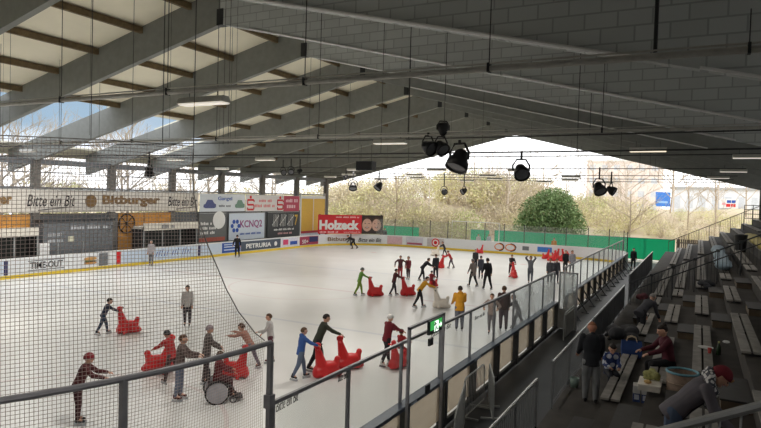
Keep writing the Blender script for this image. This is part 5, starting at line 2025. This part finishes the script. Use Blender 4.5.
LAMPS = [(-9.35, 9.6, 7.45, 1), (-9.7, 19.0, 7.45, 1), (-33.6, 21.0, 7.5, 0), (-1.75, 24.0, 7.5, 2), (1.65, 27.0, 7.45, 1), (-21.6, 27.0, 7.4, 0), (-28.5, 27.0, 7.4, 0), (1.45, 36.0, 7.35, 0), (-33, 36, 7.3, 0),
         (-21, 36, 7.3, 0), (-15, 36, 7.3, 0), (-9.7, 36, 7.3, 0), (0.95, 43.5, 7.3, 0), (-33, 43.5, 7.25, 0), (-26, 43.5, 7.25, 0), (-20, 43.5, 7.25, 0), (-14, 43.5, 7.25, 0), (-8, 43.5, 7.25, 0),
         (-31, 48.5, 7.2, 0), (-22, 48.5, 7.2, 0), (-15, 48.5, 7.2, 0), (-9, 48.5, 7.2, 0), (-28, 53, 7.15, 0), (-19, 53, 7.15, 0), (-12, 53, 7.15, 0), (-7, 53, 7.15, 0),
         (-25, 13.6, 7.0, 0), (-30, 9.6, 7.3, 0), (-20, 5, 7.4, 0), (-3.4, 2, 7.3, 3)]  # last lamp added out of view to brighten the near rails and net
LAMP_P = [0] * 0
M_LAMPW = glow('lamp white', (1.0, 0.86, 0.66), 1.1)
M_LAMPP = glow('lamp pale', (1.0, 0.93, 0.82), 0.55)
M_TROUGH = cmat(206, 204, 196, rough=0.5, vary=0.04)
near_n = 0
for i, (x, y, z, kind) in enumerate(LAMPS):
    same = sorted(l[0] for l in LAMPS if round(l[1]) == round(y))
    rows = sorted({round(l[1]) for l in LAMPS if round(l[1]) > 8})
    if y < 9 or (x < -1.8 * y):
        lab = 'unseen trough lamp over the near end, %s of four by distance' % ORD[(9.6, 13.6, 5, 2).index(y)]
    else:
        lab = 'trough lamp over the %s, %s lamp row from the viewer, %s from the left' % ('stands' if x > -3 else 'ice', ORD[rows.index(round(y))], ORD[same.index(x)])
    t = thing('hanging_lamp', lab, 'lamp', (x, y, z), 0, 'trough lamps')
    w = 0.62
    mb = MB()
    mb.poly([(-w, -0.16, -0.02), (-w, 0.16, -0.02), (-w, 0.09, 0.11), (-w, -0.09, 0.11)], (2 * w, 0, 0))
    mb.build('trough', M_TROUGH, t)
    MB().box((-w + 0.02, -0.13, -0.05), (w - 0.02, 0.13, -0.021)).build('diffuser', M_LAMPW if kind == 2 else M_LAMPP, t)
    for s in (-0.4, 0.4):
        MB().tube((s, 0, 0.1), (s, 0, 0.34), 0.008, seg=5).build('hanger', M_WIRE, t)
    L = bpy.data.lights.new('lamp_light', 'AREA')
    L.shape = 'RECTANGLE'
    L.size = 1.2
    L.size_y = 0.26
    L.energy = LAMP_W * (0.32 if kind == 3 else 0.12 if x > -3 else 1.25 if y < 20 else 1.0 if y < 33 else 0.42)
    L.color = (1.0, 0.95, 0.88)
    lo = bpy.data.objects.new('lamp_light', L)
    COL.objects.link(lo)
    lo.parent = t
    lo.location = (0, 0, -0.06)


def spotlight(px, py, y, size, tilt, pan, label, up=0.25, name='spotlight'):
    """stage spotlight with yoke; tilt from straight down"""
    p = on_y(px, py, y)
    t = thing(name, label, 'spotlight', p, 0, 'stage spotlights')
    R3 = Matrix.Rotation(rad(pan), 3, 'Z') @ Matrix.Rotation(rad(tilt), 3, 'X')
    mb = MB()
    mb.lathe([(0.0, 0.42), (0.16, 0.42), (0.26, 0.3), (0.3, 0.12), (0.42, -0.12), (0.44, -0.38), (0.4, -0.38), (0.36, -0.3), (0.0, -0.3)], seg=20, close=False)
    for v in mb.bm.verts:
        v.co = R3 @ (v.co * size)
    mb.build('lamp_can', M_BLACK, t, True)
    mb = MB()
    mb.lathe([(0.0, -0.31), (0.35, -0.31)], seg=20, close=False)
    for v in mb.bm.verts:
        v.co = R3 @ (v.co * size)
    mb.build('lens', cmat(110, 112, 116, rough=0.15), t)
    ax = Matrix.Rotation(rad(pan), 3, 'Z') @ Vector((1, 0, 0))
    k = size
    MB().path([ax * (-0.44 * k), ax * (-0.46 * k) + Vector((0, 0, 0.3 * k)), ax * (-0.25 * k) + Vector((0, 0, 0.62 * k)), ax * (0.25 * k) + Vector((0, 0, 0.62 * k)), ax * (0.46 * k) + Vector((0, 0, 0.3 * k)), ax * (0.44 * k)], 0.05 * k, 6).build('yoke', M_BLACK, t)
    MB().tube((0, 0, 0.6 * k), (0, 0, 0.6 * k + up), 0.035, seg=6).build('hook', M_BLACK, t)
    return t


spotlight(459, 160, 13.6, 0.62, -28, -20, 'largest black spotlight, pointing down right from the second pipe', 0.1)
spotlight(441, 147, 13.7, 0.4, -50, 60, 'black spotlight hanging right beside the largest one', 0.1)
spotlight(428, 147, 13.6, 0.42, -64, 70, 'black spotlight left of the largest one, tilted to the left', 0.1)
spotlight(443, 130, 13.6, 0.34, 160, 40, 'black spotlight standing upside down on top of the second pipe', 0.0)
spotlight(521, 171, 17.0, 0.52, -50, 30, 'single black spotlight hanging from the thin cable in front of the green bush', 0.25)
spotlight(599, 188, 27.0, 0.62, -40, 40, 'left of two black spotlights hanging against the trees at right', 0.5)
spotlight(611, 190, 27.5, 0.46, -60, 80, 'right of two black spotlights hanging against the trees at right', 0.5)
spotlight(149, 172, 19.0, 0.5, 10, 0, 'black bowl shaped spotlight seen through the safety net', 0.6)
spotlight(353, 186, 36.0, 0.66, -30, 30, 'left of two black spotlights above the hoarding with faces', 0.6)
spotlight(379, 186, 36.0, 0.66, -40, -30, 'right of two black spotlights above the hoarding with faces', 0.6)
spotlight(444, 191, 36.0, 0.46, -60, 40, 'left of two small black spotlights at the centre above the far ice', 0.9)
spotlight(464, 191, 36.0, 0.46, -60, -40, 'right of two small black spotlights at the centre above the far ice', 0.9)
spotlight(283, 172, 36.0, 0.5, -70, 60, 'leftmost of the small black spotlights under the roof at the left', 0.6)
spotlight(291, 171, 36.0, 0.5, -60, 40, 'second of the small black spotlights under the roof at the left', 0.6)
spotlight(300, 171, 36.0, 0.42, -60, -40, 'third of the small black spotlights under the roof at the left', 0.6)
spotlight(346, 177, 36.5, 0.42, -60, -40, 'small black spotlight just left of the loudspeaker', 0.4)
sp_ = on_y(366, 166, 34.9)
t = thing('loudspeaker', 'dark box loudspeaker hanging under the roof beams left of centre', 'loudspeaker', sp_)
MB().box((-0.6, -0.3, -0.3), (0.6, 0.3, 0.3)).build('cabinet', M_DARKSTEEL, t)
MB().box((-0.55, -0.32, -0.26), (0.55, -0.3, 0.26)).build('grille', M_BLACK, t)
for s in (-0.4, 0.4):
    MB().tube((s, 0, 0.3), (s, 0, 1.4), 0.015, seg=5).build('hanger', M_WIRE, t)

# ------------------------------------------------------------------ long wires hanging from the roof near the viewer
for k, (px, y, r) in enumerate(((3, 14, 0.005), (10, 14, 0.007), (90, 14, 0.006), (163, 16, 0.006), (170, 16, 0.006), (224, 18, 0.009), (229, 18, 0.009), (236, 18, 0.006), (310, 24, 0.009), (350, 30, 0.01), (409, 16, 0.014), (653, 9.5, 0.03))):
    p = on_y(px, 100, y)
    zt = zb(p.x) + 1.0
    zl = {653: 7.75}.get(px, 7.4)
    o = MB().tube((p.x, y, zl), (p.x, y, zt), r, seg=5).build('hanging_wire', M_WIRE)
    tag(o, 'dark vertical wire hanging from the roof, %s from the left of the hall' % ORD[k], 'wire', 'roof wires')

# ------------------------------------------------------------------ outside: fence, bank, shrubs, trees, buildings
M_GREENF = translucent('green screen cloth', srgb(60, 205, 165), 0.08)
GY = 64.0


def fence_run(x0, x1, label, z1=2.08):
    t = thing('green_fence', label, 'fence', ((x0 + x1) / 2, GY, 0))
    mb = MB()
    n = int((x1 - x0) / 0.5)
    for k in range(n):
        xa, xb = x0 + (x1 - x0) * k / n, x0 + (x1 - x0) * (k + 1) / n
        dy = 0.03 * math.sin(k * 1.3)
        mb.box((xa, GY - 0.02 + dy, 0.12), (xb, GY + 0.02 + dy, z1))
    child(mb.build('screen_cloth', M_GREENF), t)
    child(MB().box((x0, GY - 0.03, z1), (x1, GY + 0.03, z1 + 0.05)).build('top_rail', M_GALV), t)
    x = x0
    while x <= x1 + 0.01:
        child(MB().box((x - 0.03, GY + 0.03, 0), (x + 0.03, GY + 0.09, z1 + 0.05)).build('fence_post', M_GALV), t)
        x += 2.5


fence_run(-33.2, -28.6, 'left stretch of green screened fence beyond the far boards', 2.0)
fence_run(-22.3, -20.2, 'short middle stretch of green screened fence', 2.1)
fence_run(-19.6, -1.95, 'long right stretch of green screened fence beyond the far boards', 2.15)
t = thing('goal_frame', 'white tubular goal frame parked behind the far boards', 'goal', (-21.5, 62.6, 0.02))
child(MB().path([(-24.0, 62.6, 0.05), (-24.0, 62.6, 3.0), (-18.7, 62.6, 3.0), (-18.7, 62.6, 0.05)], 0.06, 6).build('goal_tube', M_WHITE), t)
child(MB().tube((-23.9, 63.4, 0.05), (-18.8, 63.4, 0.05), 0.04, seg=6).build('back_bar', M_WHITE), t)
t = thing('slatted_fence', 'brown slatted fence at the top corner of the far stands', 'fence', (0.3, 63.4, 0))
for k in range(30):
    x = -1.8 + k * 0.17
    child(MB().box((x, 63.35, 0.1), (x + 0.13, 63.4, 2.3)).build('slat', cmat(150, 138, 124, vary=0.15)), t)
child(MB().box((-1.85, 63.4, 1.9), (3.4, 63.45, 2.0)).box((-1.85, 63.4, 0.5), (3.4, 63.45, 0.6)).build('fence_rail', cmat(130, 118, 104)), t)


def gz(x, y):
    """height of the bank"""
    t_ = min(1.0, max(0.0, (y - 65.5) / 27.0))
    return 0.05 + 5.2 * (t_ * t_ * (3 - 2 * t_)) * (0.86 + 0.14 * math.sin(x * 0.13)) + 0.15 * math.sin(x * 0.7 + y * 0.4) * min(1, t_ * 4)


mb = MB()
G = {}
xs_ = [-110 + 5 * i for i in range(38)]
ysg = [63.9, 65, 66.5] + [68 + 3 * j for j in range(14)] + [120, 150, 220]
for i, x in enumerate(xs_):
    for j, y in enumerate(ysg):
        G[i, j] = mb.bm.verts.new((x, y, gz(x, y)))
for i in range(len(xs_) - 1):
    for j in range(len(ysg) - 1):
        mb.bm.faces.new((G[i, j], G[i + 1, j], G[i + 1, j + 1], G[i, j + 1]))
M_BANK = bpy.data.materials.new('bank')
M_BANK.use_nodes = True
nt = M_BANK.node_tree
nz = nt.nodes.new('ShaderNodeTexNoise')
nz.inputs['Scale'].default_value = 0.9
nz.inputs['Detail'].default_value = 8
tc = nt.nodes.new('ShaderNodeTexCoord')
nt.links.new(tc.outputs['Object'], nz.inputs['Vector'])
rp = nt.nodes.new('ShaderNodeValToRGB')
rp.color_ramp.elements[0].position = 0.38
rp.color_ramp.elements[0].color = srgb(196, 178, 156) + (1,)
rp.color_ramp.elements[1].position = 0.62
rp.color_ramp.elements[1].color = srgb(190, 180, 146) + (1,)
nt.links.new(nz.outputs['Fac'], rp.inputs['Fac'])
nt.links.new(rp.outputs['Color'], nt.nodes['Principled BSDF'].inputs['Base Color'])
nt.nodes['Principled BSDF'].inputs['Roughness'].default_value = 1
o = struct(mb.build('ground_bank', M_BANK, None, True))
o['keep_origin'] = 1
mb = MB()
mb.box((-110, -20, -0.35), (-48, 63.9, -0.16))
mb.box((-48, 63.9, -0.4), (10, 64, -0.16))
o = struct(mb.build('ground_side', cmat(150, 146, 120, rough=1, vary=0.2, scale=0.5)))


def leafy(mb, r, c, rx, ry, rz_, n, s):
    for _ in range(n):
        while True:
            u = Vector((r.uniform(-1, 1), r.uniform(-1, 1), r.uniform(-1, 1)))
            if 0.25 < u.length < 1:
                break
        p = Vector((c[0] + u.x * rx, c[1] + u.y * ry, c[2] + u.z * rz_))
        a = Vector((r.gauss(0, 1), r.gauss(0, 1), r.gauss(0, 1))).normalized()
        b = a.orthogonal().normalized()
        b = Matrix.Rotation(r.uniform(0, 6.28), 3, a) @ b
        k = s * r.uniform(0.6, 1.3)
        v = [mb.bm.verts.new(p + a * k), mb.bm.verts.new(p + b * k * 0.45), mb.bm.verts.new(p - a * k), mb.bm.verts.new(p - b * k * 0.45)]
        mb.bm.faces.new(v)


def twigs(mb, r, base, h, spread, n, rad_=0.02):
    for _ in range(n):
        a = r.uniform(0, 6.28)
        q = r.uniform(0.2, 1) * spread
        top = Vector((base[0] + q * math.cos(a), base[1] + q * math.sin(a), base[2] + h * r.uniform(0.6, 1.05)))
        mid = (Vector(base) + top) / 2 + Vector((r.uniform(-0.2, 0.2), r.uniform(-0.2, 0.2), 0.1)) * spread * 0.4
        mb.path([base, mid, top], [rad_, rad_ * 0.7, rad_ * 0.35], 3)
        for _k in range(3):
            s0 = mid + (top - mid) * r.uniform(0, 0.8)
            mb.path([s0, s0 + Vector((r.uniform(-0.6, 0.6), r.uniform(-0.6, 0.6), r.uniform(0.3, 1.0))) * spread * 0.5], [rad_ * 0.5, rad_ * 0.25], 3)


LEAFC = [cmat(218, 212, 162, rough=0.9, vary=0.15, scale=1.5), cmat(224, 212, 182, rough=0.9, vary=0.15, scale=1.5), cmat(204, 208, 150, rough=0.9, vary=0.15, scale=1.5), cmat(212, 196, 172, rough=0.9, vary=0.15, scale=1.5)]
M_TWIG = cmat(196, 182, 162, rough=0.9)
KIND = ['yellow-green brushy shrub', 'straw coloured brushy shrub', 'light green brushy shrub', 'brownish bare shrub']
r = random.Random(5)
cnt = 0
spots = []
for j in range(96):
    x = -58 + 68 * ((j * 0.618) % 1.0)
    y = 70 + 26 * ((j * 0.387) % 1.0)
    spots.append((x, y))
for j in range(26):
    spots.append((-46 + 26 * ((j * 0.618) % 1.0), 67.2 + 4.5 * ((j * 0.387) % 1.0)))
for j in range(26):
    spots.append((-50 + 30 * ((j * 0.618 + 0.3) % 1.0), 73 + 14 * ((j * 0.387 + 0.2) % 1.0)))
for j in range(46):
    spots.append((-52 + 36 * ((j * 0.618 + 0.1) % 1.0), 70 + 19 * ((j * 0.387 + 0.5) % 1.0)))
for j in range(10):
    spots.append((-9 + 16 * ((j * 0.618) % 1.0), 73 + 6 * ((j * 0.387) % 1.0)))
spots.sort(key=lambda q: q[1])
def shrub_mesh(rw, nl, nt_, kd, r, ls=0.15):
    mb = MB()
    leafy(mb, r, (0, 0, 2.1), rw, rw, 2.0, nl, ls)
    nf = len(mb.bm.faces)
    twigs(mb, r, (0, 0, 0), 4.5, rw, nt_, 0.026)
    me = bpy.data.meshes.new('brush')
    mb.bm.faces.ensure_lookup_table()
    for f in mb.bm.faces[nf:]:
        f.material_index = 1
    mb.bm.to_mesh(me)
    mb.bm.free()
    me.materials.append(LEAFC[kd])
    me.materials.append(M_TWIG)
    return me


def thicket(name, label, places):
    """dense brush nobody could count: many tangled bushes grown into one object"""
    obs = []
    for me, loc, rz, sc in places:
        o = bpy.data.objects.new('brush', me.copy())
        COL.objects.link(o)
        o.matrix_world = Matrix.Translation(loc) @ Matrix.Rotation(rz, 4, 'Z') @ Matrix.Scale(sc, 4)
        obs.append(o)
    with bpy.context.temp_override(active_object=obs[0], object=obs[0], selected_objects=obs, selected_editable_objects=obs):
        bpy.ops.object.join()
    o = obs[0]
    o.data.transform(o.matrix_world)
    o.matrix_world = Matrix.Identity(4)
    o.name = o.data.name = name
    return stuff(o, label, 'brush')


PROTO = {}
places = []
for j, (x, y) in enumerate(spots):
    if -24 < x < -9 and y < 73:
        y += 6
    kd = r.choice([0, 0, 1, 1, 2, 3])
    hh = r.uniform(2.6, 4.6) * (1.0 if y > 76 else 0.8) * (1.2 if x < -20 else 0.85 if x < -6 else 0.5)
    var = (kd, j % 4)
    if var not in PROTO:
        PROTO[var] = shrub_mesh(4.0 * r.uniform(0.55, 0.8), 760 if kd < 3 else 300, 26, kd, r)
    places.append((PROTO[var], Vector((x, y, gz(x, y) - 0.2)), r.uniform(0, 6.28), hh / 4.0))
thicket('brush_thicket', 'pale yellow-green tangled brush covering the bank behind the far fence', places)

# the dense green bush
gb_ = Vector((-15.2, 70.5, gz(-15.2, 70.5) - 0.1))
t = thing('green_bush', 'dense dark green rounded bush standing behind the far fence', 'bush', gb_)
mb = MB()
for c, s, n in (((0, 0, 3.4), (3.7, 2.8, 3.0), 6000), ((-1.7, -0.4, 2.2), (2.4, 2.2, 2.1), 2200), ((1.9, -0.2, 2.4), (2.4, 2.2, 2.3), 2600), ((0.4, 0, 5.4), (2.2, 2.0, 1.5), 1600)):
    leafy(mb, r, c, s[0], s[1], s[2], n, 0.17)
mb.build('foliage', cmat(134, 156, 106, rough=0.9, vary=0.3, scale=1.2), t)
mb = MB()
twigs(mb, r, (0, 0, 0), 4.5, 2.4, 12, 0.08)
mb.build('stems', cmat(90, 80, 66), t)


def bare_tree(label, x, y, h, seed, col=None, group='bare trees'):
    r = random.Random(seed)
    z0 = gz(x, y) - 0.2 if y > 63.9 else -0.15
    t = thing('bare_tree', label, 'tree', (x, y, z0), 0, group)
    mb = MB()
    mbt = MB()
    top = Vector((r.uniform(-0.4, 0.4), r.uniform(-0.4, 0.4), h * 0.72))
    mbt.path([(0, 0, 0), tuple(top * 0.5 + Vector((0.1, 0, 0))), tuple(top)], [0.022 * h * 0.55, 0.015 * h * 0.55, 0.008 * h * 0.55], 6)

    def branch(p, d, L, rr, lvl):
        q = p + d * L
        m_ = (p + q) / 2 + Vector((r.uniform(-1, 1), r.uniform(-1, 1), r.uniform(-0.3, 0.6))) * L * 0.09
        mb.path([p, m_, q], [rr, rr * 0.75, rr * 0.45], 4 if lvl < 2 else 3)
        if lvl < 3:
            for _ in range(3 if lvl else 3):
                nd = (d + Vector((r.uniform(-1, 1), r.uniform(-1, 1), r.uniform(-0.2, 0.8))) * 0.75).normalized()
                branch(p + (q - p) * r.uniform(0.4, 1.0), nd, L * r.uniform(0.5, 0.72), rr * 0.55, lvl + 1)
    for k in range(9):
        f = 0.32 + 0.68 * k / 8
        a = r.uniform(0, 6.28)
        d = Vector((math.cos(a), math.sin(a), r.uniform(0.5, 1.2))).normalized()
        branch(top * f, d, h * 0.3 * (1.25 - 0.6 * f), 0.006 * h * (1.2 - 0.6 * f), 0)
    mbt.build('trunk', col or cmat(176, 160, 140, rough=0.9), t)
    mb.build('branches', col or cmat(186, 170, 150, rough=0.9), t)


for k, (x, y, h, lab) in enumerate(((-6.7, 71, 9.5, 'bare forked tree against the sky right of the pair of spotlights'), (-34.5, 70, 10.5, 'bare spreading tree behind the hoarding with faces'), (-22.5, 78, 9.5, 'slim bare tree behind the far goal frame'), (-13, 88, 10.5, 'tall bare tree behind the dense green bush'), (-1.2, 80, 8.5, 'slim pale tree beside the blue sign'), (1.6, 78, 8.5, 'slim pale tree left of the red and blue sign'), (-3.6, 92, 10, 'bare tree left of the blue sign on the skyline'), (-29, 84, 11, 'bare tree far back on the left of the bank'), (-9.5, 94, 10, 'bare tree on the skyline above the long green fence'), (5, 86, 8.5, 'bare tree at the far right of the bank'))):
    bare_tree(lab, x, y, h, 40 + k)
for k in range(9):
    bare_tree('pale slender bare tree among the brush on the bank', -33 + 4.1 * k + (k % 3), 77 + 2.3 * ((k * 5) % 9), 9.0 + (k % 4) * 0.8, 60 + k, cmat(214, 202, 188, rough=0.9), 'pale slender trees on the bank')
# trees and hedge outside the left side wall, seen through the glazed band and the added roof glass
for k in range(14):
    x, y = -47 - 5.5 * (k % 3) - r.uniform(0, 2), 17 + 3.8 * k + r.uniform(-1.5, 1.5)
    bare_tree('bare tree outside the left wall, seen through the glazed band', x, y, r.uniform(11.5, 15.5), 80 + k, cmat(178, 164, 146, rough=0.9), 'trees outside the left wall')
places = []
for k in range(16):
    places.append((PROTO[(k % 4, k % 4)] if (k % 4, k % 4) in PROTO else PROTO[list(PROTO)[k % len(PROTO)]], Vector((-52 - 3.0 * (k % 4), 20 + 3.4 * k, -0.2)), k * 1.3, r.uniform(4.5, 6.5) / 4))
thicket('brush_thicket', 'pale brush outside the left wall, seen through the glazed band above the banners', places)


def building(label, x0, x1, y, z0, z1, col, floors, cols, roof):
    t = thing('building', label, 'building', ((x0 + x1) / 2, y, z0))
    child(MB().box((x0, y, z0), (x1, y + 10, z1)).build('wall', col), t)
    child(MB().box((x0 - 0.3, y - 0.3, z1), (x1 + 0.3, y + 10.3, z1 + 0.4)).build('roof_edge', roof), t)
    for i in range(floors):
        for j in range(cols):
            xa = x0 + (x1 - x0) * (j + 0.25) / cols
            xb = x0 + (x1 - x0) * (j + 0.75) / cols
            za = z0 + (z1 - z0) * (i + 0.3) / floors
            zc = z0 + (z1 - z0) * (i + 0.75) / floors
            child(MB().box((xa, y - 0.05, za), (xb, y, zc)).build('window', cmat(206, 210, 216)), t)
    return t


building('pale reddish apartment block far behind the bank', -24, -8, 150, 3, 15, cmat(236, 222, 214, vary=0.05), 4, 6, M_WHITE)
building('long white hall with a blue sign behind the bank at right', -4.5, 9, 118, 3.5, 8.2, cmat(226, 228, 232, vary=0.03), 1, 7, M_GALV)
p0, p1 = on_y(657, 203, 117), on_y(668, 195, 117)
t = thing('blue_sign', 'square blue sign on the white hall behind the bank', 'sign', ((p0.x + p1.x) / 2, 117.6, p0.z - 0.6))
child(MB().box((p0.x - 0.3, 117.5, p0.z - 0.6), (p1.x + 0.4, 117.7, p1.z + 0.5)).build('sign_face', cmat(70, 130, 214)), t)
child(MB().box((p0.x, 117.47, p0.z), (p1.x, 117.5, p0.z + 0.35)).build('sign_band', cmat(150, 190, 232)), t)
p0, p1 = on_y(722, 207, 117), on_y(736, 200, 117)
t = thing('striped_sign', 'sign with blue, white and red bars on the white hall behind the bank', 'sign', ((p0.x + p1.x) / 2, 117.6, p0.z))
w = (p1.x - p0.x)
child(MB().box((p0.x - 0.4, 117.5, p0.z - 0.2), (p1.x + 0.4, 117.6, p1.z + 0.2)).build('sign_back', M_WHITE), t)
for (u0, u1, v0, v1, c) in ((0.35, 0.66, 0.58, 0.95, M_BLUE), (0.7, 1.0, 0.58, 0.95, M_BLUE), (0.3, 0.62, 0.05, 0.45, M_REDP), (0.66, 1.0, 0.05, 0.45, M_REDP), (0.0, 0.26, 0.3, 0.6, cmat(226, 150, 160))):
    child(MB().box((p0.x + u0 * w, 117.46, p0.z + v0 * (p1.z - p0.z)), (p0.x + u1 * w, 117.5, p0.z + v1 * (p1.z - p0.z))).build('sign_bar', c), t)
# ------------------------------------------------------------------ sky
w = bpy.data.worlds.new('sky')
scene.world = w
w.use_nodes = True
nt = w.node_tree
bg = nt.nodes['Background']
tc = nt.nodes.new('ShaderNodeTexCoord')
nz = nt.nodes.new('ShaderNodeTexNoise')
nz.inputs['Scale'].default_value = 2.6
nz.inputs['Detail'].default_value = 7
mp = nt.nodes.new('ShaderNodeMapping')
mp.inputs['Scale'].default_value = (1, 1, 2.4)
nt.links.new(tc.outputs['Generated'], mp.inputs['Vector'])
nt.links.new(mp.outputs[0], nz.inputs['Vector'])
rp = nt.nodes.new('ShaderNodeValToRGB')
rp.color_ramp.elements[0].position = 0.36
rp.color_ramp.elements[0].color = (0.42, 0.58, 0.72, 1)
rp.color_ramp.elements[1].position = 0.6
rp.color_ramp.elements[1].color = (0.85, 0.9, 0.95, 1)
nt.links.new(nz.outputs['Fac'], rp.inputs['Fac'])
sep = nt.nodes.new('ShaderNodeSeparateXYZ')
nt.links.new(tc.outputs['Generated'], sep.inputs[0])
mr = nt.nodes.new('ShaderNodeMapRange')
mr.inputs['From Min'].default_value = -0.58
mr.inputs['From Max'].default_value = -0.35
ng = nt.nodes.new('ShaderNodeMath')
ng.operation = 'MULTIPLY_ADD'
nt.links.new(sep.outputs['Z'], ng.inputs[0])
ng.inputs[1].default_value = 1.1
nt.links.new(sep.outputs['X'], ng.inputs[2])
nt.links.new(ng.outputs[0], mr.inputs['Value'])
mx = nt.nodes.new('ShaderNodeMixRGB')
ml = nt.nodes.new('ShaderNodeMapRange')
ml.inputs['From Min'].default_value = 0.035
ml.inputs['From Max'].default_value = 0.085
ml.inputs['To Min'].default_value = 1
ml.inputs['To Max'].default_value = 0
nt.links.new(sep.outputs['Z'], ml.inputs['Value'])
mm = nt.nodes.new('ShaderNodeMath')
mm.operation = 'MAXIMUM'
nt.links.new(mr.outputs[0], mm.inputs[0])
nt.links.new(ml.outputs[0], mm.inputs[1])
nt.links.new(mm.outputs[0], mx.inputs['Fac'])
nt.links.new(rp.outputs['Color'], mx.inputs['Color1'])
mx.inputs['Color2'].default_value = (2.05, 2.07, 2.1, 1)
nt.links.new(mx.outputs['Color'], bg.inputs['Color'])
bg.inputs['Strength'].default_value = SKY_S

# ------------------------------------------------------------------ origins at each thing's base
bpy.context.view_layer.update()
for o in list(scene.objects):
    if o.parent is None and o.type == 'MESH' and o.location.length < 1e-6 and not o.get('keep_origin') and o.data.users == 1:
        vs = [v.co for v in o.data.vertices]
        if not vs:
            continue
        c = Vector(((min(v.x for v in vs) + max(v.x for v in vs)) / 2, (min(v.y for v in vs) + max(v.y for v in vs)) / 2, min(v.z for v in vs)))
        o.data.transform(Matrix.Translation(-c))
        o.location = c
        for ch in o.children:
            ch.matrix_parent_inverse = Matrix.Translation(-c)
for o in scene.objects:
    for k in ('keep_origin', 'y0', 'y1'):
        if k in o:
            del o[k]
